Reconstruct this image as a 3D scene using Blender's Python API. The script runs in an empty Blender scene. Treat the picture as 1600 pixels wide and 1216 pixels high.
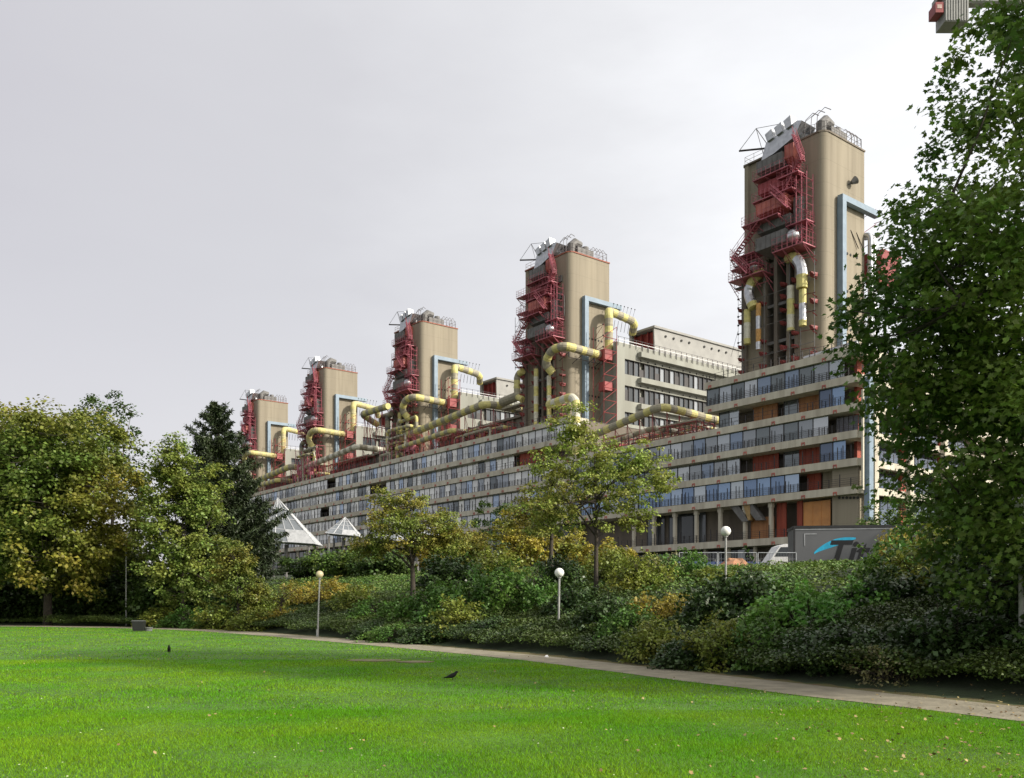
import bpy, math, random
import numpy as np
from mathutils import Vector, Matrix

# ------------------------------------------------------------ camera, sky, sun
scene = bpy.context.scene
C = scene.collection
R = math.radians
cam_d = bpy.data.cameras.new('camera')
cam = bpy.data.objects.new('camera', cam_d); C.objects.link(cam)
EYE, F, HOR = 1.6, 1400.0, 938.0
cam.location = (0, 0, EYE); cam.rotation_euler = (R(90), 0, 0)
cam_d.sensor_width = 36; cam_d.lens = 36 * F / 1600
cam_d.shift_y = (HOR - 608) / 1600
cam_d.clip_start = 0.1; cam_d.clip_end = 3000
scene.camera = cam
scene.view_settings.view_transform = 'Standard'; scene.view_settings.look = 'None'
scene.view_settings.gamma = 1; scene.view_settings.exposure = .38
SUN_EL, SUN_AZ = R(29), math.atan2(-0.42, 0.907)      # azimuth as an angle from +X
sv = Vector((math.cos(SUN_EL) * math.cos(SUN_AZ), math.cos(SUN_EL) * math.sin(SUN_AZ), math.sin(SUN_EL)))
sd = bpy.data.lights.new('sun', 'SUN'); sd.energy = 3.9; sd.angle = R(4.0); sd.color = (1, .93, .82)
so = bpy.data.objects.new('sun', sd); C.objects.link(so); so.rotation_euler = sv.to_track_quat('Z', 'Y').to_euler()
so.location = sv * 100
w = bpy.data.worlds.new('World'); scene.world = w; w.use_nodes = True
nt = w.node_tree; nt.nodes.clear()
N = nt.nodes.new; LK = nt.links.new
out = N('ShaderNodeOutputWorld'); bg1 = N('ShaderNodeBackground'); bg2 = N('ShaderNodeBackground'); add = N('ShaderNodeAddShader')
sky = N('ShaderNodeTexSky'); sky.sky_type = 'NISHITA'; sky.sun_disc = False
sky.sun_elevation = SUN_EL; sky.sun_rotation = math.pi / 2 - SUN_AZ; sky.dust_density = 4
LK(sky.outputs[0], bg1.inputs[0]); bg1.inputs[1].default_value = 0.012
tc = N('ShaderNodeTexCoord')
def vdot(v):
    d = N('ShaderNodeVectorMath'); d.operation = 'DOT_PRODUCT'; LK(tc.outputs['Generated'], d.inputs[0]); d.inputs[1].default_value = v; return d.outputs['Value']
def ramp(nt_, src, stops, interp='LINEAR'):
    r = nt_.nodes.new('ShaderNodeValToRGB'); r.color_ramp.interpolation = interp
    e = r.color_ramp.elements
    e[0].position, e[0].color = stops[0][0], (*stops[0][1], 1); e[1].position, e[1].color = stops[-1][0], (*stops[-1][1], 1)
    for p, c in stops[1:-1]:
        k = e.new(p); k.color = (*c, 1)
    nt_.links.new(src, r.inputs[0]); return r.outputs[0]
bright = Vector((0.52, 0.76, 0.44)).normalized()     # the brightest part of the veiled sky, up to the right
m1 = N('ShaderNodeMapRange'); LK(vdot(bright), m1.inputs[0]); m1.inputs[1].default_value = -0.2; m1.inputs[2].default_value = 1
m2 = N('ShaderNodeMapping'); LK(tc.outputs['Generated'], m2.inputs[0]); m2.inputs['Scale'].default_value = (1.2, 1.2, 3.5)
nz = N('ShaderNodeTexNoise'); LK(m2.outputs[0], nz.inputs[0]); nz.inputs['Scale'].default_value = 2.2; nz.inputs['Detail'].default_value = 6; nz.inputs['Roughness'].default_value = .55
ml = N('ShaderNodeMath'); ml.operation = 'MULTIPLY_ADD'; LK(nz.outputs[0], ml.inputs[0]); ml.inputs[1].default_value = .22; LK(m1.outputs[0], ml.inputs[2])
ms = N('ShaderNodeMath'); ms.operation = 'MULTIPLY'; LK(ml.outputs[0], ms.inputs[0]); ms.inputs[1].default_value = 1 / 1.16
col = ramp(nt, ms.outputs[0], [(0, (.40, .40, .41)), (.42, (.42, .415, .435)), (.60, (.47, .46, .485)), (.76, (.51, .505, .525)), (.87, (.62, .62, .635)), (.95, (.76, .765, .78)), (1.0, (.84, .85, .87))])
# the veil is paler towards the horizon and glows round the hidden sun
hz_ = N('ShaderNodeMapRange'); LK(vdot((0, 0, 1)), hz_.inputs[0]); hz_.inputs[1].default_value = .02; hz_.inputs[2].default_value = .32; hz_.inputs[3].default_value = .55; hz_.inputs[4].default_value = 0
mxh = N('ShaderNodeMix'); mxh.data_type = 'RGBA'; LK(hz_.outputs[0], mxh.inputs[0]); LK(col, mxh.inputs[6]); mxh.inputs[7].default_value = (.70, .69, .70, 1)
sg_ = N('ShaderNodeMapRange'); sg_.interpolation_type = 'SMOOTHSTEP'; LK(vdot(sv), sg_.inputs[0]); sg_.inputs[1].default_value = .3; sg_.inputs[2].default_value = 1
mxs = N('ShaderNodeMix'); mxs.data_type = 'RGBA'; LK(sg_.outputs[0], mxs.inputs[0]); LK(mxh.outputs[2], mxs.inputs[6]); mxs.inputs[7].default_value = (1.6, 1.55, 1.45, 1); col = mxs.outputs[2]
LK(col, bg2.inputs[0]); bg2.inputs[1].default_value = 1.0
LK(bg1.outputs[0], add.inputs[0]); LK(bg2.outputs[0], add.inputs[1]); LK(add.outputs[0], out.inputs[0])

# ------------------------------------------------------------ materials
MATS = {}
def mat(name, c1, c2=None, rough=.8, metal=0, scale=3, bump=0, coord='Object', detail=5, lo=.35, hi=.65, island=0, trans=0, spec=.5, streak=False):
    """noise-mixed principled; island: random value shift per leaf/pane; trans: leaf translucency"""
    if name in MATS: return MATS[name]
    m = bpy.data.materials.new(name); m.use_nodes = True; t = m.node_tree
    b = t.nodes['Principled BSDF']; b.inputs['Roughness'].default_value = rough; b.inputs['Metallic'].default_value = metal
    b.inputs['Specular IOR Level'].default_value = spec
    if c2 is None: c2 = tuple(x * .72 for x in c1)
    co = t.nodes.new('ShaderNodeTexCoord'); no = t.nodes.new('ShaderNodeTexNoise')
    src = co.outputs[coord]
    if streak:
        mp = t.nodes.new('ShaderNodeMapping'); mp.inputs['Scale'].default_value = (1, 1, .12); t.links.new(src, mp.inputs[0]); src = mp.outputs[0]
    t.links.new(src, no.inputs[0]); no.inputs['Scale'].default_value = scale; no.inputs['Detail'].default_value = detail
    c = ramp(t, no.outputs[0], [(lo, c1), (hi, c2)])
    if island:
        g = t.nodes.new('ShaderNodeNewGeometry'); h = t.nodes.new('ShaderNodeHueSaturation')
        mr = t.nodes.new('ShaderNodeMapRange'); t.links.new(g.outputs['Random Per Island'], mr.inputs[0])
        mr.inputs[3].default_value = 1 - island; mr.inputs[4].default_value = 1 + island
        t.links.new(mr.outputs[0], h.inputs['Value'])
        m3 = t.nodes.new('ShaderNodeMapRange'); t.links.new(g.outputs['Random Per Island'], m3.inputs[0]); m3.inputs[3].default_value = .49; m3.inputs[4].default_value = .515
        t.links.new(m3.outputs[0], h.inputs['Hue'])
        t.links.new(c, h.inputs['Color']); c = h.outputs[0]
    t.links.new(c, b.inputs['Base Color'])
    if bump:
        n2 = t.nodes.new('ShaderNodeTexNoise'); n2.inputs['Scale'].default_value = scale * 6; n2.inputs['Detail'].default_value = 6
        t.links.new(co.outputs[coord], n2.inputs[0])
        bp = t.nodes.new('ShaderNodeBump'); bp.inputs['Strength'].default_value = bump; bp.inputs['Distance'].default_value = .05
        t.links.new(n2.outputs[0], bp.inputs['Height']); t.links.new(bp.outputs[0], b.inputs['Normal'])
    if trans:
        tr = t.nodes.new('ShaderNodeBsdfTranslucent'); t.links.new(c, tr.inputs[0])
        mx = t.nodes.new('ShaderNodeMixShader'); mx.inputs[0].default_value = trans
        o = t.nodes['Material Output']
        t.links.new(b.outputs[0], mx.inputs[1]); t.links.new(tr.outputs[0], mx.inputs[2]); t.links.new(mx.outputs[0], o.inputs[0])
    MATS[name] = m; return m
CONC = mat('tower_concrete', (.31, .272, .205), (.235, .205, .155), rough=.95, scale=.35, bump=.25, lo=.3, hi=.7, streak=True)
def joints(m, dz, amt=.86):      # horizontal construction joints every dz metres
    t = m.node_tree; b = t.nodes['Principled BSDF']; src = b.inputs['Base Color'].links[0].from_socket
    co = t.nodes.new('ShaderNodeTexCoord'); sp = t.nodes.new('ShaderNodeSeparateXYZ'); t.links.new(co.outputs['Object'], sp.inputs[0])
    a = t.nodes.new('ShaderNodeMath'); a.operation = 'DIVIDE'; t.links.new(sp.outputs[2], a.inputs[0]); a.inputs[1].default_value = dz
    f = t.nodes.new('ShaderNodeMath'); f.operation = 'FRACT'; t.links.new(a.outputs[0], f.inputs[0])
    l = t.nodes.new('ShaderNodeMath'); l.operation = 'LESS_THAN'; t.links.new(f.outputs[0], l.inputs[0]); l.inputs[1].default_value = .022
    mx = t.nodes.new('ShaderNodeMix'); mx.data_type = 'RGBA'; mx.blend_type = 'MULTIPLY'; t.links.new(l.outputs[0], mx.inputs[0]); t.links.new(src, mx.inputs[6]); mx.inputs[7].default_value = (amt, amt, amt, 1)
    n = t.nodes.new('ShaderNodeTexNoise'); mp = t.nodes.new('ShaderNodeMapping'); mp.inputs['Scale'].default_value = (1.3, 1.3, .05); t.links.new(co.outputs['Object'], mp.inputs[0]); t.links.new(mp.outputs[0], n.inputs[0]); n.inputs['Scale'].default_value = 1.4; n.inputs['Detail'].default_value = 8
    r = ramp(t, n.outputs[0], [(.42, (1, 1, 1)), (.75, (.84, .83, .81))]); m2 = t.nodes.new('ShaderNodeMix'); m2.data_type = 'RGBA'; m2.blend_type = 'MULTIPLY'; m2.inputs[0].default_value = 1; t.links.new(mx.outputs[2], m2.inputs[6]); t.links.new(r, m2.inputs[7])
    t.links.new(m2.outputs[2], b.inputs['Base Color'])
joints(CONC, 3.05)
CONC_D = mat('aged_concrete', (.20, .17, .135), (.13, .11, .09), rough=.95, scale=.6, bump=.3, streak=True)
CREAM = mat('cream_concrete', (.60, .56, .46), (.46, .42, .34), rough=.9, scale=.9, bump=.15, streak=True)
joints(CREAM, 40, 1)
WING = mat('wing_render', (.31, .315, .275), (.25, .25, .215), rough=.9, scale=.5, bump=.1, streak=True)
DARK = mat('dark_void', (.05, .048, .045), (.03, .03, .03), rough=.9)
ROOF = mat('roof_felt', (.16, .15, .14), rough=.95)
GLASS = None
def glass(name, cols, metal=.55, rough=.08):
    m = bpy.data.materials.new(name); m.use_nodes = True; t = m.node_tree; b = t.nodes['Principled BSDF']
    g = t.nodes.new('ShaderNodeNewGeometry')
    c = ramp(t, g.outputs['Random Per Island'], cols, 'CONSTANT')
    t.links.new(c, b.inputs['Base Color']); b.inputs['Roughness'].default_value = rough; b.inputs['Metallic'].default_value = metal
    co = t.nodes.new('ShaderNodeTexCoord'); n = t.nodes.new('ShaderNodeTexNoise'); n.inputs['Scale'].default_value = .8
    t.links.new(co.outputs['Object'], n.inputs[0]); bp = t.nodes.new('ShaderNodeBump'); bp.inputs['Strength'].default_value = .08; bp.inputs['Distance'].default_value = .1
    t.links.new(n.outputs[0], bp.inputs['Height']); t.links.new(bp.outputs[0], b.inputs['Normal'])
    MATS[name] = m; return m
GL_GREY = glass('grey_glass', [(0, (.26, .28, .30)), (.3, (.38, .41, .44)), (.5, (.16, .18, .19)), (.72, (.46, .48, .50)), (.9, (.2, .25, .33))])
GL_STRIPE = glass('blind_reflection_glass', [(0, (.60, .60, .60)), (.22, (.30, .33, .38)), (.42, (.75, .75, .73)), (.6, (.12, .14, .16)), (.72, (.38, .48, .66)), (.85, (.55, .56, .56))], metal=.25)  # pane tones mix pale blinds with white and blue reflections painted into the colour
GL_BLUE = glass('blue_glass', [(0, (.16, .23, .36)), (.3, (.22, .31, .46)), (.55, (.10, .13, .19)), (.7, (.32, .40, .52)), (.9, (.42, .46, .50))])
GL_DARK = glass('dark_glass', [(0, (.05, .055, .06)), (.35, (.09, .1, .11)), (.6, (.3, .32, .34)), (.8, (.05, .05, .05))], metal=.3)
RAIL = mat('dark_rail_paint', (.035, .03, .03), rough=.5)
MAG = mat('magenta_paint', (.47, .13, .17), (.28, .07, .09), rough=.5, scale=.7)
RED = mat('red_paint', (.30, .05, .05), (.20, .035, .035), rough=.55, scale=.9)
SALM = mat('salmon_paint', (.48, .145, .11), (.34, .09, .075), rough=.6, scale=.9)
WOOD = mat('orange_wood', (.42, .205, .085), (.30, .13, .055), rough=.7, scale=1.2, streak=True)
REDW = mat('red_wood', (.36, .075, .04), (.26, .05, .03), rough=.7, scale=1.2, streak=True)
BLUEG = mat('blue_grey_duct_paint', (.20, .27, .34), (.16, .22, .28), rough=.5, scale=1)
YEL = mat('yellow_pipe_wrap', (.62, .56, .20), (.46, .42, .17), rough=.6, scale=2)
BRN = mat('weathered_pipe_wrap', (.34, .31, .22), (.25, .23, .17), rough=.7, scale=2)
PALE = mat('pale_pipe_wrap', (.62, .60, .50), (.5, .48, .38), rough=.5, scale=2)
SILV = mat('galvanised_sheet', (.55, .56, .58), (.42, .43, .45), rough=.35, metal=.8, scale=2)
GREYM = mat('grey_sheet', (.16, .155, .15), (.11, .105, .10), rough=.6, scale=1.5)
PYR = mat('pyramid_rib_paint', (.48, .49, .50), (.36, .37, .38), rough=.5)
WHITE = mat('white_paint', (.78, .78, .78), (.62, .62, .62), rough=.5)
BARK = mat('bark', (.075, .06, .045), (.035, .03, .024), rough=.95, scale=6, bump=.8)

# ------------------------------------------------------------ mesh helpers
def tag(o, label=None, cat=None, group=None, kind=None):
    if label: o['label'] = label
    if cat: o['category'] = cat
    if group: o['group'] = group
    if kind: o['kind'] = kind
    return o
def empty(name, loc, rz=0, label=None, cat=None, group=None):
    o = bpy.data.objects.new(name, None); o.empty_display_size = .3; C.objects.link(o)
    o.location = loc; o.rotation_euler = (0, 0, rz); return tag(o, label, cat, group)
class MB:
    def __init__(s, oz=0): s.v = []; s.f = []; s.m = []; s.oz = oz; s.mi = 0
    def _add(s, vs, fs):
        k = len(s.v); s.v += [(x, y, z + s.oz) for x, y, z in vs]
        for f in fs: s.f.append(tuple(i + k for i in f)); s.m.append(s.mi)
        return s
    def box(s, x0, x1, y0, y1, z0, z1):
        return s._add([(x0, y0, z0), (x1, y0, z0), (x1, y1, z0), (x0, y1, z0), (x0, y0, z1), (x1, y0, z1), (x1, y1, z1), (x0, y1, z1)],
                      [(0, 3, 2, 1), (4, 5, 6, 7), (0, 1, 5, 4), (1, 2, 6, 5), (2, 3, 7, 6), (3, 0, 4, 7)])
    def hexa(s, b, t):     # four bottom points, four top points
        return s._add(list(b) + list(t), [(0, 3, 2, 1), (4, 5, 6, 7), (0, 1, 5, 4), (1, 2, 6, 5), (2, 3, 7, 6), (3, 0, 4, 7)])
    def quad(s, a, b, c, d): return s._add([a, b, c, d], [(0, 1, 2, 3)])
    def prism(s, poly, z0, z1):
        n = len(poly)
        return s._add([(x, y, z0) for x, y in poly] + [(x, y, z1) for x, y in poly],
                      [tuple(range(n))[::-1], tuple(range(n, 2 * n))] + [(i, (i + 1) % n, n + (i + 1) % n, n + i) for i in range(n)])
    def tube(s, pts, r, n=6, cap=True, bands=None):
        pts = [Vector(p) for p in pts]; rs = r if isinstance(r, (list, tuple)) else [r] * len(pts)
        vs = []; fs = []; ms = []; rs = list(rs)
        if bands:
            q_ = 0
            for i in range(1, len(pts)):
                q0 = q_; q_ += (pts[i] - pts[i - 1]).length
                if int(q0 / bands) != int(q_ / bands): rs[i] *= 1.07
        d0 = (pts[1] - pts[0]).normalized(); up = Vector((0, 0, 1)) if abs(d0.z) < .9 else Vector((1, 0, 0))
        u = d0.cross(up).normalized()
        acc = 0
        for i, p in enumerate(pts):
            d = (pts[min(i + 1, len(pts) - 1)] - pts[max(i - 1, 0)]).normalized()
            u = (u - d * u.dot(d)).normalized(); v = d.cross(u)
            for k in range(n):
                a = 2 * math.pi * k / n; q = p + (u * math.cos(a) + v * math.sin(a)) * rs[i]; vs.append(tuple(q))
            if i:
                L = (p - pts[i - 1]).length; acc += L
                for k in range(n):
                    fs.append(((i - 1) * n + k, (i - 1) * n + (k + 1) % n, i * n + (k + 1) % n, i * n + k))
                    ms.append(0 if bands is None else int((acc - L / 2) / bands) % 2)
        if cap:
            fs.append(tuple(range(n))[::-1]); ms.append(0); fs.append(tuple(range((len(pts) - 1) * n, len(pts) * n))); ms.append(0)
        k = len(s.v); s.v += [(x, y, z + s.oz) for x, y, z in vs]
        for f, mm in zip(fs, ms): s.f.append(tuple(i + k for i in f)); s.m.append(mm if bands is not None else s.mi)
        return s
    def bar(s, p, q, w=.06): return s.tube([p, q], w / 2, 4)
    def ball(s, c, r, n=8, sz=1):
        vs = [(c[0], c[1], c[2] - r * sz)]; m = n // 2 + 1
        for i in range(1, m):
            a = math.pi * i / m - math.pi / 2
            for k in range(n):
                b = 2 * math.pi * k / n; vs.append((c[0] + r * math.cos(a) * math.cos(b), c[1] + r * math.cos(a) * math.sin(b), c[2] + r * math.sin(a) * sz))
        vs.append((c[0], c[1], c[2] + r * sz)); L = len(vs) - 1; fs = []
        for k in range(n):
            fs.append((0, 1 + (k + 1) % n, 1 + k)); fs.append((L, L - n + k, L - n + (k + 1) % n))
            for i in range(m - 2): fs.append((1 + i * n + k, 1 + i * n + (k + 1) % n, 1 + (i + 1) * n + (k + 1) % n, 1 + (i + 1) * n + k))
        return s._add(vs, fs)
    def build(s, name, mats, parent=None, smooth=False, **kw):
        me = bpy.data.meshes.new(name); me.from_pydata(s.v, [], s.f)
        if not isinstance(mats, (list, tuple)): mats = [mats]
        for m in mats: me.materials.append(m)
        if len(mats) > 1: me.polygons.foreach_set('material_index', s.m)
        if smooth: me.polygons.foreach_set('use_smooth', [True] * len(s.f))
        o = bpy.data.objects.new(name, me); C.objects.link(o)
        if parent is not None: o.parent = parent
        return tag(o, **kw)
def path(pts, rf=1.0, step=.4):     # rounded polyline
    P = [Vector(p) for p in pts]; out = [P[0]]
    def seg(a, b):
        n = max(1, int((b - a).length / step))
        for i in range(1, n + 1): out.append(a.lerp(b, i / n))
    cur = P[0]
    for i in range(1, len(P) - 1):
        a = P[i] + (P[i - 1] - P[i]).normalized() * min(rf, (P[i - 1] - P[i]).length * .45)
        b = P[i] + (P[i + 1] - P[i]).normalized() * min(rf, (P[i + 1] - P[i]).length * .45)
        seg(cur, a)
        for k in range(1, 6):
            t = k / 5; out.append(a * (1 - t) ** 2 + P[i] * 2 * t * (1 - t) + b * t * t)
        cur = b
    seg(cur, P[-1]); return out
def fast(name, V, k, mats, parent=None, smooth=False):     # V: (n*k,3) every k verts one polygon
    V = np.asarray(V, dtype=np.float32).reshape(-1, 3); n = len(V) // k
    me = bpy.data.meshes.new(name); me.vertices.add(len(V)); me.vertices.foreach_set('co', V.ravel())
    me.loops.add(n * k); me.loops.foreach_set('vertex_index', np.arange(n * k, dtype=np.int32))
    me.polygons.add(n); me.polygons.foreach_set('loop_start', np.arange(0, n * k, k, dtype=np.int32))
    me.update(calc_edges=True)
    me.materials.append(mats)
    o = bpy.data.objects.new(name, me); C.objects.link(o)
    if parent is not None: o.parent = parent
    return o
LEAF4 = np.array([(0, 0, 0), (.42, .5, .12), (0, 1.05, 0), (-.42, .5, .12)])
MAPLE = np.array([(0, 0, 0), (.20, .10, .03), (.52, .12, .08), (.36, .34, .05), (.62, .66, .08), (.26, .62, .02), (.18, .80, 0), (0, 1.10, -.06), (-.18, .80, 0), (-.26, .62, .02), (-.62, .66, .08), (-.36, .34, .05), (-.52, .12, .08), (-.20, .10, .03)])
BLADE = np.array([(-.5, 0, 0), (.5, 0, 0), (0, 1, 0)])
def leaves(centers, size, rng, tmpl=LEAF4, out=None, droop=.3, flat=.6):
    n = len(centers); s = size * rng.uniform(.7, 1.3, n)
    nv = rng.normal(size=(n, 3)); nv[:, 2] = np.abs(nv[:, 2]) + flat
    if out is not None: nv += out * .6
    nv /= np.linalg.norm(nv, axis=1)[:, None]
    t = rng.normal(size=(n, 3)); t[:, 2] -= droop
    t -= nv * (t * nv).sum(1)[:, None]; t /= np.linalg.norm(t, axis=1)[:, None]
    b = np.cross(t, nv)
    T = tmpl
    V = centers[:, None, :] + s[:, None, None] * (T[None, :, 0, None] * b[:, None, :] + T[None, :, 1, None] * t[:, None, :] + T[None, :, 2, None] * nv[:, None, :])
    return V.reshape(-1, 3)

# ------------------------------------------------------------ pixel -> place helpers
D1 = Vector((-.614, .789, 0)); D2 = Vector((.789, .614, 0)); X0, Y0 = 42.5, 109.6
BROT = math.atan2(-.789, .614)
def fp(px, py, b=0):       # point of the plane b (behind the facade) seen at a pixel -> (local x, h above eye)
    u = (px - 800) / F
    a = (X0 + .789 * b - u * (Y0 + .614 * b)) / (.614 + .789 * u)
    return -a, (HOR - py) * (Y0 + .614 * b + .789 * a) / F
def bw(x, y, z):           # building frame -> world
    return (X0 - D1.x * x + D2.x * y, Y0 - D1.y * x + D2.y * y, z)
def bthing(name, x, y, h, label, cat, group=None): return empty(name, bw(x, y, h + EYE), BROT, label, cat, group)
def X(px, Y): return (px - 800) / F * Y
# ------------------------------------------------------------ the ground
PATHP = [(40, -42), (13.5, 1.5), (7.1, 12.6), (4.75, 16.7), (0, 26), (-7.9, 36.9), (-13.5, 44.5), (-20, 51), (-30, 55), (-60, 58)]
_pp = np.array(PATHP)
def pdist(x, y):           # signed distance from the path's middle, positive on the far (bank) side
    x = np.asarray(x, float); y = np.asarray(y, float); best = np.full(x.shape, 1e9); sg = np.ones(x.shape)
    for (ax, ay), (bx, by) in zip(_pp[:-1], _pp[1:]):
        dx, dy = bx - ax, by - ay; L2 = dx * dx + dy * dy
        t = np.clip(((x - ax) * dx + (y - ay) * dy) / L2, 0, 1)
        d = np.hypot(x - ax - t * dx, y - ay - t * dy)
        s = np.where((y - ay) * -dx + (x - ax) * dy > 0, 1, -1)
        m = d < best; best = np.where(m, d, best); sg = np.where(m, s, sg)
    return best * sg
def tz(x, y):
    x = np.asarray(x, float); y = np.asarray(y, float)
    d = pdist(x, y) - 7 * np.clip((-x - 15) / 12, 0, 1)
    z = np.interp(d, [1.3, 3.2, 7.5, 12, 18, 30, 60, 100], [0, .4, 1.75, 2.7, 3.2, 3.7, 5.0, 5.4])
    z = z + np.where(d > 2.5, .12 * np.sin(x * .9) * np.cos(y * .7), 0)
    z = z * (1 - .10 * np.clip((x - 4) / 5, 0, 1) * np.clip((70 - y) / 20, 0, 1))
    return z
def g(x, y): return float(tz(np.array([x]), np.array([y]))[0])
gx = np.concatenate([[-1200, -500, -250, -160, -110], np.arange(-80, -30, 1.0), np.arange(-30, 20, .5), np.arange(20, 60, 1.0), [62, 70, 85, 110, 160, 250, 500, 1200]])
gy = np.concatenate([[-1200, -400, -100, -50, -20, -8], np.arange(0, 60, .5), np.arange(60, 110, 1.0), [112, 120, 140, 180, 260, 500, 900, 1500]])
GX, GY = np.meshgrid(gx, gy); GZ = tz(GX, GY); nx, ny = len(gx), len(gy)
me = bpy.data.meshes.new('ground')
me.from_pydata(np.stack([GX.ravel(), GY.ravel(), GZ.ravel()], 1).tolist(), [], [(j * nx + i, j * nx + i + 1, (j + 1) * nx + i + 1, (j + 1) * nx + i) for j in range(ny - 1) for i in range(nx - 1)])
me.polygons.foreach_set('use_smooth', [True] * len(me.polygons))
me.materials.append(mat('bank_soil', (.03, .05, .014), (.02, .03, .01), rough=1, scale=1.5, bump=.6))
tag(bpy.data.objects.new('ground', me), kind='structure'); C.objects.link(bpy.data.objects['ground'])
def strip(name, side0, side1, z, m, cuts):
    """a sheet that follows the path between two offsets; side functions give metres from its middle"""
    pts = path([(x, y, 0) for x, y in PATHP], rf=5, step=.5); v = []; f = []
    for i, p in enumerate(pts):
        d = (pts[min(i + 1, len(pts) - 1)] - pts[max(i - 1, 0)]).normalized(); n = Vector((d.y, -d.x, 0))   # towards the bank
        a = side0(i); b = side1(i)
        for k in range(cuts + 1):
            q = p + n * (a + (b - a) * k / cuts); v.append((q.x, q.y, z))
    for i in range(len(pts) - 1):
        for k in range(cuts): j = i * (cuts + 1) + k; f.append((j, j + 1, j + cuts + 2, j + cuts + 1))
    me = bpy.data.meshes.new(name); me.from_pydata(v, [], f); me.materials.append(m)
    o = bpy.data.objects.new(name, me); C.objects.link(o); return o
_r = random.Random(5)
wob = [_r.uniform(-.06, .06) for _ in range(600)]
GRAV = mat('path_gravel', (.28, .25, .18), (.19, .17, .12), rough=1, scale=2.2, bump=.5)
tag(strip('path', lambda i: -.78 + wob[i], lambda i: .78 + wob[i + 90], .012, GRAV, 2), kind='structure')
tag(strip('path_verge', lambda i: .79 + wob[i + 90], lambda i: 1.9 + wob[i + 200], .008, mat('leafy_verge', (.11, .12, .03), (.13, .09, .045), rough=1, scale=5, bump=.6), 2), kind='structure')
# lawn sheet: near side of the path
LAWN = mat('lawn_turf', (.07, .17, .01), (.04, .10, .008), rough=1, scale=.8, bump=.6, detail=8)
tag(strip('lawn', lambda i: -60, lambda i: -.79 + wob[i], .004, LAWN, 24), kind='structure')
rng = np.random.default_rng(3)
# grass blades on the lawn (uncountable): denser near the eye
def blades(n, ymin, ymax, h, wd, marg=1.5):
    y = np.sqrt(rng.uniform(ymin ** 2, ymax ** 2, n)); x = rng.uniform(-1, 1, n) * (y * .575 + marg)
    m = pdist(x, y) < -.76; x, y = x[m], y[m]; n = len(x)
    p = np.stack([x, y, np.full(n, .003)], 1)
    patch = .75 + .35 * np.sin(x * 1.3 + 2 * np.sin(y * .8)) * np.sin(y * 1.7 + x * .4)
    H = h * rng.uniform(.5, 1.25, n) * patch; a = rng.uniform(0, 6.283, n); lean = rng.normal(0, .55, (n, 2))
    s = np.stack([np.cos(a), np.sin(a), np.zeros(n)], 1) * wd * rng.uniform(.7, 1.4, n)[:, None] * .5
    top = p + np.stack([lean[:, 0] * H, lean[:, 1] * H, H], 1)
    return np.stack([p - s, p + s, top], 1).reshape(-1, 3)
V = np.concatenate([blades(330000, 6.5, 13, .040, .0065), blades(230000, 13, 24, .042, .012), blades(130000, 24, 56, .045, .03, 3)])
GR = mat('grass_blade', (.115, .30, .006), (.20, .345, .012), spec=.15, rough=.75, scale=.35, island=.55, trans=.35, lo=.4, hi=.62)
o = fast('grass', V, 3, GR); tag(o, 'short bright green mown grass of the lawn', 'grass', kind='stuff')
# fallen leaves, thick towards the right corner and along the verge
n = 6000; y = rng.uniform(7, 30, n); x = rng.uniform(-1, 1, n) * (y * .575 + 1)
keep = rng.uniform(0, 1, n) < np.clip(.05 + .95 * np.exp(-((x - y * .62) / 2.6) ** 2), 0, 1); keep &= pdist(x, y) < 3.2
x, y = x[keep], y[keep]; cen = np.stack([x, y, tz(x, y) + np.where(pdist(x, y) > -.8, .025, .045)], 1)

V = leaves(cen, .036, rng, MAPLE, flat=1.4)
o = fast('fallen_leaves', V, 14, mat('dry_leaf', (.20, .12, .05), (.36, .28, .12), scale=.9, rough=.8, island=.4)); tag(o, 'small dry leaves scattered on the lawn and verge', 'leaves', kind='stuff')
# daisies / clover heads
n = 900; y = rng.uniform(7.5, 45, n); x = rng.uniform(-1, 1, n) * y * .575; k = pdist(x, y) < -1; cen = np.stack([x, y, np.full(n, .05)], 1)[k]
o = fast('clover', leaves(cen, .022, rng, LEAF4, flat=3), 4, mat('clover_head', (.6, .65, .4), rough=.8)); tag(o, 'tiny pale clover heads dotted in the lawn', 'clover', kind='stuff')
# worn bare patch
mb = MB(); 
for cx_, cy_, rx, ry in ((-3.6, 23.6, .75, .45), (-2.5, 23.0, .5, .35)):
    mb.prism([(cx_ + rx * math.cos(t * .52) * _r.uniform(.8, 1.1), cy_ + ry * math.sin(t * .52) * _r.uniform(.8, 1.1)) for t in range(12)], .006, .03)
mb.build('bare_patch', mat('dry_earth', (.20, .17, .10), rough=1), kind='structure')

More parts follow.
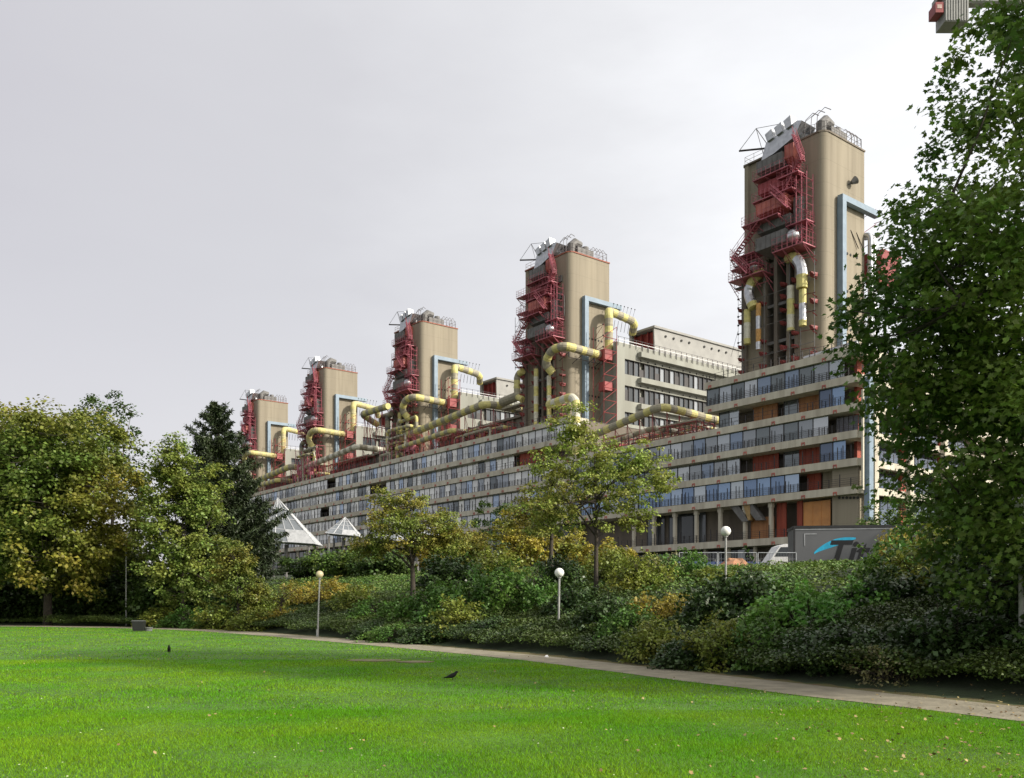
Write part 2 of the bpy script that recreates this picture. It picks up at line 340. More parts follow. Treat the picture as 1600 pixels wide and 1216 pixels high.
# ground cover on the bank (uncountable low leaves), following the slope
def cover(name, n, cond, size, zoff, m, label, seed, ymax=60, along=None):
    r = np.random.default_rng(seed)
    if along:
        pts = np.array([tuple(p)[:2] for p in path([(a, b, 0) for a, b in PATHP[1:-1]], rf=5, step=.25) if p[1] > 10]); sl_ = np.concatenate([[0], np.cumsum(np.hypot(*(pts[1:] - pts[:-1]).T))]); t_ = r.uniform(0, 1, n) ** 1.25 * sl_[-1] * .999; i_ = np.searchsorted(sl_, t_, side='right') - 1; dd = pts[i_ + 1] - pts[i_]; fr_ = ((t_ - sl_[i_]) / (sl_[i_ + 1] - sl_[i_]))[:, None]; p0_ = pts[i_] + dd * fr_; dd /= np.linalg.norm(dd, axis=1)[:, None]; of = r.uniform(*along, n)
        x = p0_[:, 0] + dd[:, 1] * of + r.normal(0, .2, n); y = p0_[:, 1] - dd[:, 0] * of + r.normal(0, .2, n)
    else: y = np.sqrt(r.uniform(9 ** 2, ymax ** 2, n)); x = r.uniform(-1, 1, n) * (y * .6 + 2)
    d = pdist(x, y); k = cond(x, y, d); x, y = x[k], y[k]
    hump = .5 + .5 * np.sin(x * 1.1 + np.sin(y * 1.4) * 2) * np.sin(y * .9 + x * .3)
    z = tz(x, y) + zoff * (.45 + .55 * hump) * r.uniform(.3, 1, len(x)) ** .5
    V = leaves(np.stack([x, y, z], 1), size, r, LEAF4, flat=.9)
    # size grows a little with distance so far cover still reads
    return tag(fast(name, V, 4, m), label, 'ground cover', kind='stuff')
GCD = mat('cover_leaf_dark', (.038, .068, .016), (.085, .12, .022), rough=.5, scale=.5, island=.45, trans=.15)
GCM = mat('cover_leaf_mid', (.08, .15, .025), (.13, .18, .03), rough=.6, scale=.8, island=.45, trans=.2)
GCG = mat('bank_grass_leaf', (.09, .20, .025), (.13, .22, .03), rough=.6, scale=.8, island=.4, trans=.25)
cover('low_hedge', 330000, lambda x, y, d: (d > 1.25 + .2 * np.sin(x * 2) + .9 * np.clip((17 - y) / 5, 0, 1)) & (d < 6.5), .068, .70, GCD, 'low dark evergreen cover along the far edge of the path', 11, along=(1.2, 6.3))
cover('low_hedge', 60000, lambda x, y, d: (d > 1.15 + .2 * np.sin(x * 2) + .9 * np.clip((17 - y) / 5, 0, 1)) & (d < 4.5), .06, .6, GCM, 'mid green low leaves mixed into the dark cover beside the path', 15, along=(1.2, 4.3))
cover('ivy_cover', 210000, lambda x, y, d: (d > 4.4) & (d < 22), .11, .45, GCM, 'mixed green ground cover over the slope of the bank', 12, 66)
cover('slope_grass', 90000, lambda x, y, d: (d > 4) & (d < 14) & (x < -5.5) & (x > -14.5), .12, .35, GCG, 'rough bright green grass on the slope beside the left lamp', 13, 60)
# ------------------------------------------------------------ the hospital: long front block
S = [31.0, 27.6, 24.2, 20.8, 17.4, 14.0, 8.3]      # slab tops above the eye
XE, XA, XB, XL = 0.0, -23.7, -52.5, -236.0           # right end, raised end block, low court, far left end
GB = 3.4                                             # ground of the building above eye
hosp = bthing('hospital_block', -60, 0, GB, 'long concrete hospital block with ribbon windows and stacked balconies below the towers', 'building')
def hb(): m = MB(-GB); m._dx = 60; return m
class HB(MB):           # geometry given in frame coordinates, root sits at x = -60
    def _add(s, vs, fs): return MB._add(s, [(x + 60, y, z) for x, y, z in vs], fs)
    def tube(s, pts, *a, **k): return MB.tube(s, [(p[0] + 60, p[1], p[2]) for p in pts], *a, **k)
def cx(c): return 880 + c / 2.963
def fx(c, b=0): return fp(cx(c), 700, b)[0]
core = HB(-GB)
core.box(XA, XE - 2.2, 3.2, 60, 8, 30.6); core.box(XB, XA - .01, 3.2, 60, 8, 23.8); core.box(XL, XB - .01, 3.2, 60, 8, 30.6); core.box(XL, XE - 3, 3.0, 60, GB - 2, 7.5)
core.build('wall', CONC_D, hosp)
for k in range(7):
    segs = []
    if k < 2: segs = [(XA, XE), (XL, XB)]
    elif k < 6: segs = [(XL, XE)]
    else: segs = [(XL, -8.2)]
    sl = HB(-GB); br = brf = HB(-GB); rl = HB(-GB)
    rr = random.Random(k)
    for (x0, x1) in segs:
        if x0 == XL: sl.box(x0, x1, -.62, 3.6, S[k] - .95, S[k] - .002 * k)
        else: sl.box(x0, x1, -.62, 3.6, S[k] - .95, S[k])
        if x1 == XE:     # end face slab
            sl.box(XE + .003, XE + .5, -.3, 60, S[k] - .95, S[k] - .05)
            sl.box(XE - 4, XE, 3.61, 60, S[k] - .5, S[k] - .06)
        x = x0 + 1
        while x < x1 - .5:                      # brackets under the rail: small inverted red stirrups
            z = S[k] - .62
            if x > -70: br = HB(-GB)
            br.box(x - .26, x + .26, -.69, -.623, z - .1, z + .1); br.box(x - .26, x - .16, -.69, -.623, z - .32, z - .1); br.box(x + .16, x + .26, -.69, -.623, z - .32, z - .1)
            if x > -70: br.build('bracket', SALM, hosp); br = brf
            x += 4.55
        # railing: posts of uneven height with wires
        x = x0 + .3; far = x0 < -100
        end = x1
        while x < end:
            H = rr.choice([1.0, 1.05, 1.1, 1.6, 1.75]) if k else 1.0
            wd = .045 if x > -60 else .07
            rl.box(x - wd, x + wd, -.5, -.42, S[k] - .1, S[k] + H); x += rr.choice([.75, 1.1, 1.3, 1.5]) if x > -60 else rr.choice([.9, 1.6, 2.1])
        for z in ((.3, .55, .8, 1.02) if k in (1, 3, 4, 5, 6) else (.55, 1.02)):
            rl.box(max(x0, -75 if z < 1 else x0), x1, -.49, -.455, S[k] + z, S[k] + z + .035)
        if x1 == XE:
            y = 0
            while y < 30: rl.box(XE + .35, XE + .42, y, y + .08, S[k] - .1, S[k] + 1.1); y += 1.2
            for z in (.3, .55, .8, 1.05): rl.box(XE + .36, XE + .40, -.4, 30, S[k] + z, S[k] + z + .035)
    tag(sl.build('floor_slab', CREAM, hosp), 'cream concrete floor slab edge')
    rl.build('railing', RAIL, hosp)
    if brf.v: tag(brf.build('bracket', SALM, hosp), 'row of small red brackets on the slab edge', kind='stuff')
def band(x0, x1, k, y, m, wpane=2.2, z0=None, z1=None, lab=None):   # a row of panes with dark mullions
    zb = (S[k + 1] if z0 is None else z0); zt = S[k] - .95 if z1 is None else z1
    n = max(1, round((x1 - x0) / wpane)); w_ = (x1 - x0) / n; gl = HB(-GB); fr = HB(-GB); rr = random.Random(int(x0 * 7 + k))
    for i in range(n):
        a = x0 + i * w_ + .05; b = a + w_ - .1; t = rr.uniform(-.012, .012)
        gl.quad((a, y + t, zb + .12), (b, y - t, zb + .12), (b, y - t, zt), (a, y + t, zt))
        fr.box(a - .1, a, y - .06, y + .08, zb, zt)
    fr.box(x0, x1, y - .07, y + .1, zb, zb + .12)
    g_ = gl.build('window', m, hosp); fr.build('mullion', RAIL, g_)
    # interior behind: pale blinds and ceiling light strips glimpsed in the near section
    return g_
# end block and low court (levels 1..5)
band(XA + .1, fx(1305), 0, -.12, GL_GREY)
band(fx(708), fx(800), 1, .7, GL_GREY); band(fx(985), fx(1055), 1, 1.8, GL_GREY); band(fx(1187), fx(1305), 1, -.05, GL_BLUE)
band(XB, fx(1230), 2, -.12, GL_GREY)
band(XB, fx(805), 3, .6, GL_GREY); band(fx(985), fx(1055), 3, 1.8, GL_GREY); band(fx(1190), fx(1310), 3, -.05, GL_BLUE)
band(XB, fx(1095), 4, -.12, GL_BLUE)
band(fx(330, 0), fx(410), 5, 2.9, GL_DARK); band(fx(430), fx(600), 5, 2.9, GL_DARK)
def panel(x0, x1, z0, z1, y, m, lab, ribs=5):
    b = HB(-GB); b.box(x0, x1, y, y + .2, z0, z1); n = ribs
    for i in range(n + 1):
        x = x0 + (x1 - x0) * i / n; b.box(x - .05, x + .05, y - .05, y - .003, z0, z1)
    for q in (.33, .66): b.box(x0 + .06, x1 - .06, y - .03, y - .002, z0 + (z1 - z0) * q - .04, z0 + (z1 - z0) * q + .04)
    b.build('wall_panel', m, hosp, label=lab)
panel(fx(845), fx(955), S[2], S[1] - .95, 1.7, WOOD, 'orange timber wall panel'); panel(fx(1057), fx(1183), S[2], S[1] - .95, 1.7, WOOD, 'orange timber wall panel')
panel(fx(845), fx(960), S[4], S[3] - .95, 1.7, REDW, 'red timber wall panel'); panel(fx(1060), fx(1187), S[4], S[3] - .95, 1.7, REDW, 'red timber wall panel')
panel(fx(1100), fx(1160), S[5], S[4] - .95, 1.5, REDW, 'red timber wall panel', 2)
# balcony curtains in the open corner, level 3
cu = HB(-GB)
for i in range(14): x = fx(1240) + i * .33; cu.box(x, x + .28, 1.2 + .1 * (i % 2), 1.3 + .1 * (i % 2), S[3], S[2] - 1.2)
cu.build('curtain', mat('grey_curtain', (.22, .22, .26), rough=.9), hosp)
# ground colonnade level
for c in (325, 418, 515, 615, 725, 840, 960):
    x = fx(c); colm = HB(-GB); colm.box(x - .22, x + .22, -.1, .35, S[6], S[5] - 1.6); colm.box(x - .32, x + .32, -.15, .4, S[5] - 1.6, S[5] - .95); colm.build('column', CREAM, hosp)
x = -60
while x > XL: colm = HB(-GB); colm.box(x - .25, x + .25, 0, .5, S[6], S[5] - .95); colm.build('column', CREAM, hosp); x -= 6
for c in (300, 380, 560, 650, 760, 880, 980): x = fx(c); colm = HB(-GB); colm.box(x - .2, x + .2, .2, .6, GB - 1, S[6] - .95); colm.build('column', CREAM, hosp)
pn = HB(-GB); 
panel(fx(852), fx(955), S[6], S[6] + 3.0, .9, WOOD, 'large orange timber panel on the ground gallery', 3)
panel(fx(972), fx(1012), S[6] + .02, S[5] - 1, .9, REDW, 'dark red timber panel', 2); panel(fx(1066), fx(1088), S[6] + .02, S[5] - 1, .9, REDW, 'dark red timber post panel', 1)
panel(fx(1104), fx(1225), S[6] + .8, S[5] - 1.3, .5, mat('orange_wood_light', (.58, .27, .09), (.48, .22, .08), rough=.7, scale=1), 'large bright orange timber panel at the corner', 3)
ch = HB(-GB)
for (c0, c1, m_) in ((800, 850, 0), (865, 915, 0)):
    a, b = fx(c0), fx(c1); ch.hexa([(b - .6, -.3, S[5] - 3.2), (b + .5, -.3, S[5] - 3.2), (b + .5, .6, S[5] - 3.2), (b - .6, .6, S[5] - 3.2)], [(a - .8, -.3, S[5] - .96), (a + .6, -.3, S[5] - .96), (a + .6, .6, S[5] - .96), (a - .8, .6, S[5] - .96)])
ch.build('hopper', GREYM, hosp)
ch = HB(-GB); a = fx(846); b = fx(862); ch.hexa([(b, -.35, S[5] - 3.1), (b + .4, -.35, S[5] - 3.1), (b + .4, .3, S[5] - 3.1), (b, .3, S[5] - 3.1)], [(a - .2, -.35, S[5] - 1), (a + .9, -.35, S[5] - 1), (a + .9, .3, S[5] - 1), (a - .2, .3, S[5] - 1)])
ch.build('hopper', mat('ochre_sheet', (.38, .25, .10), rough=.6), hosp)
band(-50, fx(840), 6, 2.4, GL_DARK, 1.6, GB - .5, S[6] - 1.2)
# concrete corner pier with round holes
pier = HB(-GB); pier.box(fx(1242), XE - .3, .15, 3.1, GB - 1, S[4] - .96); pier.box(fx(1168), fx(1240), 1.6, 3.1, S[5], S[4] - .96); pier.build('wall', CONC, hosp)
hole = HB(-GB)
for i in range(6):
    x, h = fp(cx(1278 + 17 * i), 540 + 705 / 2.963, .1); hole.tube([(x, .13, h), (x, .05, h)], .17, 12)
hole.build('vent_hole', DARK, hosp)
# tall blue grey duct at the corner and services next to it
d = HB(-GB); d.box(XE + .55, XE + 1.25, .1, 1.0, GB + 6.2, S[1] - .4); tag(d.build('duct', BLUEG, hosp), 'tall blue grey duct at the building corner')
d = HB(-GB); d.box(XE + .52, XE + .75, -.5, -.2, S[4] - 4, S[1] - 2); d.build('duct', CREAM, hosp)
# end face: recessed glass, columns, red panels
fr = HB(-GB)
for k in range(6):
    for j in range(12):
        gl = HB(-GB)
        y = 4 + j * 2.6
        if j % 4 == 3: continue
        gl.quad((XE - 1.5, y, S[k + 1] + .2), (XE - 1.5, y + 2.45, S[k + 1] + .2), (XE - 1.5, y + 2.45, S[k] - .95), (XE - 1.5, y, S[k] - .95)); y < 30 and gl.build('window', GL_BLUE, hosp)
for k in range(6):
    for j in (0, 1, 2): fr = HB(-GB); fr.box(XE - 1.8, XE - 1.4, 4 + j * 10.4 - 2.2, 4 + j * 10.4 - .5, S[k + 1], S[k] - .96); fr.build('wall_panel', REDW, hosp, label='red timber panel on the right end face')
for y in (1.6, 10, 19, 28, 40, 52): ec = HB(-GB); ec.box(XE + .505, XE + 1.1, y, y + .9, GB - 1, S[0] - .2); ec.build('column', CREAM, hosp)
# ribbon bands of the long left part
gapx = fp(525, 743)[0]
for (x0, x1) in ((XL, gapx - 4.5), (gapx, XB - .4)): band(x0, x1, 0, -.12, GL_STRIPE, 1.9)
band(XL, fp(585, 760)[0] - 3, 1, .55, GL_STRIPE, 1.9); band(fp(600, 757)[0], fp(800, 710)[0], 1, .55, GL_STRIPE, 1.9)
panel(fp(808, 705)[0], fp(845, 700)[0], S[2], S[1] - .95, .7, REDW, 'red timber wall panel')
g2 = fp(515, 800)[0]
for (x0, x1) in ((XL, g2 - 4.5), (g2, XB - .3)): band(x0, x1, 2, -.12, GL_STRIPE, 1.9)
band(XL, XB - .3, 3, .5, GL_STRIPE, 1.9); band(XL, XB - .3, 4, -.12, GL_STRIPE, 1.9); band(XL, XB - .3, 5, 1.5, GL_DARK, 2.4)
# fluorescent strips seen through the near windows
# setback storey on the roof of the long part with piers, and the roofs
ro = HB(-GB); ro.box(XA, XE - .2, 0, 60, 30.65, 30.72); ro.box(XB, XA - .02, 0, 60, 23.85, 23.92); ro.box(XL, XB - .02, 0, 60, 30.65, 30.72); ro.build('roof', ROOF, hosp)
for (a, b) in ((-100, -72), (-148, -120), (-194, -166), (-232, -211)):
    rs = HB(-GB); rs.box(a, b, 5, 9.5, 30.72, 34.6); x = a
    while x < b: rs.box(x, x + .5, 4.6, 4.995, 30.72, 34.6); x += 3.1
    rs.box(a - .3, b + .3, 4.3, 10, 34.605, 35.0); rs.build('penthouse', CONC_D, hosp)

# ------------------------------------------------------------ transverse wings behind the towers
def wing(xw, i, lab, yl=10.7, mirror=None):
    H0 = 30.7 if i else 23.9
    root = bthing('hospital_wing', xw, yl, H0, lab, 'building', 'transverse wings behind the towers')
    class WB(MB):
        def _add(s, vs, fs): return MB._add(s, [(x - xw, y - yl, z) for x, y, z in vs], fs)
        def tube(s, pts, *a, **k): return MB.tube(s, [(p[0] - xw, p[1] - yl, p[2]) for p in pts], *a, **k)
    o = -H0; ye = 62
    wl = WB(o); top = 45.6
    wl.box(xw - 15, xw - .9, yl + .5, ye, H0, top - .3)
    rows = [(42.9, 40.2), (38.2, 35.5), (33.5, 31.4)] + ([(29.3, 27.0)] if i == 0 else [])
    zz = top
    for (a, b) in rows: wl.box(xw - .895, xw, yl, ye, a, zz); zz = b
    wl.box(xw - .895, xw, yl, ye, H0, zz)
    for (a, b) in rows: wl.box(xw - .895, xw - .002, yl, yl + 2.0, b, a)
    wl.build('wall', WING, root)
    for z in (44.5, 39.9, 35.2): led = WB(o); led.box(xw + .003, xw + 1.0, yl + 5.2, ye, z - .9, z); led.build('ledge', WING, root)
    r_ = random.Random(i)
    for (a, b) in rows:
        gl = WB(o); fr = WB(o); y = yl + 2.1
        while y < ye - 1:
            if yl + 5.1 < y < yl + 6.4 and gl.v: q = gl.build('window', GL_DARK, root); gl = WB(o)
            if not (yl + 5.1 < y < yl + 6.4): gl.quad((xw - .5, y, b + .1), (xw - .5, y + 1.15, b + .1), (xw - .5, y + 1.15, a - .1), (xw - .5, y, a - .1))
            fr.box(xw - .56, xw - .3, y + 1.17, y + 1.33, b, a); y += 1.35
        fr.box(xw - .55, xw - .25, yl + 2, ye, b, b + .1); fr.box(xw - .55, xw - .25, yl + 2, ye, a - .1, a)
        y = yl + 2.2
        while y < ye: 
            if r_.random() < .35: fr.box(xw - .48, xw - .44, y, y + 1.0, b + .1, (a + b) / 2 + r_.uniform(-.5, .8))
            y += 1.35
        q = gl.build('window', GL_DARK, root); fr.build('window_frame', RAIL, q)
    ho = WB(o)
    for (z) in (43.6, 39.0):
        for j in range(26):
            if j % 6 in (5,): continue
            y = yl + 6 + j * 1.9; zz = z - .15; ho.tube([(xw + .03, y, zz - .3), (xw - .02, y, zz - .3)], .19, 10)
    ho.build('vent_hole', DARK, root)
    rl = WB(o); y = yl + .2
    while y < ye: rl.box(xw + .1, xw + .17, y, y + .08, top - .6, top + 1.0); y += 1.5
    y = yl + 5.5
    while y < ye: rl.box(xw + .9, xw + .97, y, y + .09, 44.2, 45.6); y += 1.5
    rl.box(xw + .11, xw + .16, yl, ye, top + .95, top + 1.0); rl.box(xw + .91, xw + .96, yl + 5.5, ye, 45.3, 45.35); rl.box(xw + .11, xw + .96, yl + 5.5, yl + 5.55, 45.3, 45.35); rl.build('railing', RAIL, root)
    wr = WB(o); wr.box(xw + .12, xw + .18, yl, ye, top + .45, top + .53); wr.box(xw - .9, xw + .03, yl, ye, top + .003, top + .1); wr.build('handrail', WHITE, root)
    # plant room on the roof: open red front, sheet side with portholes
    pr = WB(o); y0 = yl + 11; pr.hexa([(xw - 1.2, y0, top), (xw - 1.5, y0, top), (xw - 1.5, ye, top), (xw - 1.2, ye, top)], [(xw - 1.4, y0, 50.4), (xw - 1.7, y0, 50.4), (xw - 1.7, ye, 50.4), (xw - 1.4, ye, 50.4)])
    pr.box(xw - 7.5, xw - 1.6, y0 + 2, ye, top, 50.0); pr.box(xw - 7.8, xw - 1.1, y0 - .2, ye, 50.41, 50.8); pr.box(xw - 7.8, xw - 7.2, y0, y0 + 2, top, 50.4)
    pr.build('plant_room', mat('plant_room_sheet', (.30, .295, .275), (.25, .245, .23), rough=.7, scale=.6), root)
    rd = WB(o); rd.box(xw - 7.1, xw - 1.75, y0 + 1.2, y0 + 1.4, top, 50.2)
    for q in range(4): rd.box(xw - 7.1 + q * 1.7, xw - 6.95 + q * 1.7, y0 + .6, y0 + 1.1, top, 50.2)
    rd.build('louvre', RED, root)
    for j in range(18):
        if j % 5 == 4: continue
        ph = WB(o); ph.tube([(xw - 1.15, y0 + 3 + j * 2.2, 49.3), (xw - 1.5, y0 + 3 + j * 2.2, 49.3)], .22, 10); ph.build('porthole', DARK, root)
    # red lattice shaft between wing and tower
    sh = WB(o)
    for (z0, z1) in ((H0, H0 + 2.0), (36.9, 38.4), (42.3, 44.1)): sh.box(xw - 2.2, xw - .6, yl - 2.3, yl - .4, z0, z1)
    for zz in np.arange(H0, 47, 2.2):
        zz = float(zz)
        for (ax, ay) in ((xw + .1, yl - 3.2), (xw + .1, yl - .1), (xw - 2.6, yl - 3.2)): sh.bar((ax, ay, zz), (ax, ay, zz + 2.2), .14)
        sh.bar((xw + .1, yl - 3.2, zz), (xw + .1, yl - .1, zz + 2.2), .10); sh.bar((xw + .1, yl - 3.2, zz), (xw + .1, yl - .1, zz), .12); sh.bar((xw - 2.6, yl - 3.2, zz), (xw + .1, yl - 3.2, zz + 2.2), .1)
    sh.build('lattice_shaft', RED, root, label='red lattice shaft standing against the wing')
wing(-52.9, 0, 'pale transverse wing with window strips between the two largest towers'); wing(-101.5, 1, 'pale transverse wing right of the third tower from the right')
wing(-149.3, 2, 'small looking pale wing right of the fourth tower from the right'); wing(-194, 3, 'pale wing right of the smallest tower')

# ------------------------------------------------------------ the service towers
TW = [(-20.3, 13.0, 61.8, 30.72), (-70.2, 12.6, 61.3, 24), (-118, 11.6, 61.0, 30.72), (-164, 10.4, 60.5, 30.72), (-208.7, 10.6, 60.1, 30.72)]
LABT = ['tallest looking beige service tower at the right, rising above the end block', 'second beige service tower from the right, left of the pale wing', 'middle one of the five beige service towers, left of the golden banded roof pipes', 'fourth beige service tower from the right, with blank tan right face', 'smallest looking, farthest left beige service tower behind the dark conifer']
TB = 3.8
def tower(i):
    x0, W_, H, H0 = TW[i]; D = 9.6; rr = random.Random(31 + i); o = -H0
    root = bthing('service_tower', x0, TB, H0, LABT[i], 'tower', 'five service towers in a row')
    b = MB(o)     # rounded left pilaster, panel, recessed shaft, right panel with rounded corner
    k = W_ / 13
    rc = 1.0
    arc = [(W_ - rc + rc * math.sin(t * math.pi / 12), rc - rc * math.cos(t * math.pi / 12)) for t in range(7)]
    sx0, sx1 = 4.1 * k, 8.6 * k
    b.prism([(0, .3), (.2, 0), (.8, 0), (1.0, .3), (sx0, .3), (sx0, 2.2), (sx1, 2.2), (sx1, 0)] + arc + [(W_, D), (0, D)], H0, H)
    b.build('wall', CONC, root)
    cap = MB(o); cap.prism([(-.12, .2), (.1, -.12), (W_ - .8, -.14), (W_ - .1, .4), (W_ + .12, 1), (W_ + .12, D + .1), (-.12, D + .1)], H + .003, H + .22); cap.build('parapet', mat('red_oxide', (.30, .10, .06), rough=.7) if i else CONC_D, root)
    # dark lower shaft with ribs
    lo = MB(o)
    for x in (sx0 - .5, sx0 + 1.3 * k, sx1 - 1.2 * k, sx1 + .1): lo.box(x, x + .55, -.35, 2.19, H0, H - 14.5)
    lo.box(.05, .9, -.5, -.004, H0, H - 14); lo.box(sx0, sx1, .5, 2.19, H - 15.5, H - 14.8)
    lo.build('rib', CONC_D, root)
    for z in ((H - 20.8), (H - 25.9), (H - 30.6)):
        if z < H0 + .4: continue
        wn = MB(o); wf = MB(o)
        for q in (0, 1, 2): x = sx0 + .35 + q * 1.25 * k; wn.quad((x, 1.9, z), (x + 1.1 * k, 1.9, z), (x + 1.1 * k, 1.9, z + 2.6), (x, 1.9, z + 2.6)); wf.box(x - .1, x, 1.8, 2.0, z, z + 2.6)
        wf.box(sx0 - .1, sx1 + .1, -.1, 1.9, z - .5, z - .1)
        for q in range(5): wf.bar((sx0 + q * .9 * k, -.2, z - 1.6), (sx0 + .3 + q * .9 * k, 1.8, z - 1.1), .22)
        q = wn.build('window', GL_BLUE, root); wf.build('sill', GREYM, q)
    # right face: blue grey duct, hole rows, spotlight
    du = MB(o); zt = 53.9; du.box(W_ + .15, W_ + .95, 2.8, 3.7, H0, zt - .8); du.box(W_ + .15, W_ + .95, 2.8, 11.9, zt - .796, zt); du.box(W_ + .02, W_ + .15, 2.9, 3.6, H0, zt - 1)
    du.build('duct', BLUEG, root, label='blue grey duct bent like a hook on the right face')
    ho = MB(o)
    for z in (46.8, 41.7, 36.6):
        for q in range(5): y = 4.6 + q * .78 ; ho.tube([(W_ - .1, y, z), (W_ + .06, y, z)], .19, 10)
    ho.build('vent_hole', DARK, root)
    if i == 0:
        sp = MB(o); sp.tube([(W_, 5.6, 56.2), (W_ + .5, 5.8, 56.4)], .12, 6); sp.tube([(W_ + .45, 5.7, 56.3), (W_ + .8, 6.2, 56.7)], [.25, .55], 12); sp.build('floodlight', GREYM, root)
        sp = MB(o)
        for y in (6.2, 7.6): sp.bar((W_, y, 50.2), (W_ + .2, y + 1.6, 48.0), .14)
        sp.build('stay_rod', RAIL, root)
    # roof kit: silver cowls, vent box, davit frame, rails
    cw = MB(o)
    cw.prism([(sx0 - .3, .4), (sx1 + 1.2, .4), (sx1 + 1.2, 5), (sx0 - .3, 5)], H + .2, H + 1.0)
    pf = [(sx0 - .6, H - .6), (sx0 + .2, H + 1.6), (sx0 + 2.4 * k, H + 2.0), (sx1 + .6, H + 2.6), (sx1 + 1.4, H + 2.3), (sx1 + .2, H + .6), (sx0 + 1.4, H - .4)]
    n = len(pf); cw._add([(x, -.6, z) for x, z in pf] + [(x, 2.6, z) for x, z in pf], [tuple(range(n)), tuple(range(n, 2 * n))[::-1]] + [(j, n + j, n + (j + 1) % n, (j + 1) % n) for j in range(n)])
    for q in (0, 1, 2): x = sx0 + .6 + q * 1.5 * k; cw.hexa([(x, -.9, H + 1.5 + q * .25), (x + .9, -.9, H + 1.7 + q * .25), (x + .9, .4, H + 1.7 + q * .25), (x, .4, H + 1.5 + q * .25)], [(x - .25, -1.1, H + 2.5 + q * .3), (x + .9, -1.1, H + 2.9 + q * .3), (x + .9, .2, H + 2.9 + q * .3), (x - .25, .2, H + 2.5 + q * .3)])
    cw.build('roof_cowl', SILV, root)
    vb = MB(o); vb.box(W_ - 2.6, W_ - .5, 2.4, 6.2, H + .2, H + 1.6); vb.tube([(W_ - 1.6, 1.8, H + .2), (W_ - 1.6, 1.8, H + 2.0), (W_ - 1.6, 2.6, H + 2.6), (W_ - 1.6, 4.0, H + 2.5)], [.7, .75, .8, .6], 10); vb.tube([(W_ - 1.4, 5, H + .2), (W_ - 1.4, 5, H + 2.3)], .6, 10)
    vb.build('roof_vent', GREYM, root)
    dv = MB(o); a = (sx0 + .4, 0, H + 1.0); tip = (sx0 - 3.9, -1.2, H + 1.9); ap = (sx0 - 1.6, -.4, H + 4.4)
    dv.bar(a, tip, .28); dv.bar(tip, ap, .09); dv.bar(ap, a, .1); dv.bar(ap, (sx1, .5, H + 3.2), .07); dv.bar((sx0 - .8, .4, H + .2), ap, .09)
    dv.build('davit', RAIL, root)
    rl = MB(o)
    def rail(pts, z, h=1.15, st=1.1, w_=.07, m=rl, mids=(.55,)):
        for p, q in zip(pts[:-1], pts[1:]):
            p = Vector((*p, z)); q = Vector((*q, z)); n = max(1, int((q - p).length / st))
            for j in range(n + 1): c = p.lerp(q, j / n); m.bar(c, c + Vector((0, 0, h)), w_)
            for e in (*mids, 1.0): m.bar(p + Vector((0, 0, h * e)), q + Vector((0, 0, h * e)), w_ * .8)
    rail([(.2, 6), (.2, .1), (sx0 - .8, .1)], H + .2); rail([(sx1 + 1, .2), (W_ - .3, 1), (W_ - .2, D - .4), (.3, D - .3)], H + .2, 1.5)
    for q in range(4):
        y = 6.6 + q * .8; rl.tube([(W_ - 2.4, y, H + .2), (W_ - 2.2, y, H + 2.2), (W_ - 1.0, y, H + 2.6), (W_ - .2, y, H + 1.6), (W_ - .1, y, H + .2)], .05, 4)
    for q in range(3):
        x = sx1 + 1.2 + q * .9; rl.tube([(x, .3, H + .2), (x + .2, .3, H + 2.6), (x + 1.3, .3, H + 3.1), (x + 2.2, .3, H + 2.4)], .055, 4)
    rl.bar((sx1 + 1.2, .3, H + 2.4), (W_ - 1.2, .3, H + 3.0), .07)
    rl.build('roof_railing', mat('grey_rail', (.22, .2, .2), rough=.5), root)
    # pods on the front, from the top down
    yo = 0.0
    def pod(xa, xb, za, zb, dep, m, taper=.5, lab=None):
        p = MB(o); p.hexa([(xa + taper, yo, za), (xb - taper, yo, za), (xb - taper, yo + 1.9, za), (xa + taper, yo + 1.9, za)], [(xa, yo - dep, za + (zb - za) * .35), (xb, yo - dep, za + (zb - za) * .35), (xb, yo + 1.9, za + (zb - za) * .35), (xa, yo + 1.9, za + (zb - za) * .35)])
        p.box(xa, xb, yo - dep, yo + 1.9, za + (zb - za) * .35 + .003, zb)
        q = 0; nrib = max(2, int((xb - xa) / .7))
        for j in range(nrib + 1): x = xa + (xb - xa) * j / nrib; p.box(x - .04, x + .04, yo - dep - .06, yo - dep - .002, za + (zb - za) * .37, zb)
        p.build('service_pod', m, root, label=lab)
    mm = lambda a, b_: a if rr.random() < .5 else b_
    zs = H - 1.2
    pod(sx0 - .5, sx1 - .9 * k, zs - .67 * 3.6, zs, 1.7, GREYM, lab='grey box pod below the roof'); pod(sx1 - .8 * k, sx1 + .5, zs - .67 * 3.0, zs + .8, 1.2, SALM, .1, 'salmon panel pod')
    pod(sx0 - .3, sx1 - .6, zs - .67 * 8.0, zs - .67 * 4.7, 1.6, RED if i else mat('magenta_panel', (.36, .06, .07), rough=.6), .6, 'red pod')
    pod(sx0 - .3, sx1 - .1, zs - .67 * 12.6, zs - .67 * 9.0, 2.1, SALM, .7, 'large salmon red pod')
    pod(sx0 - .4, sx1 + .3, zs - .67 * 15.8, zs - .67 * 13.0, 1.6, GREYM, .4, 'dark grey pod'); pod(sx0 - .2, sx1, zs - .67 * 20.2, zs - .67 * 16.2, 2.3, GREYM, 1.0, 'dark grey tapered air intake')
    # silver elbows and tall grey duct right of the shaft
    el = MB(o); el.tube(path([(sx1 + .9, -.5, zs - .67 * 10), (sx1 + .9, -.5, zs - .67 * 17.5), (sx1 - 1.2, -.9, zs - .67 * 18.4)], 1, .5), .75, 10)
    el.build('grey_duct', GREYM, root)
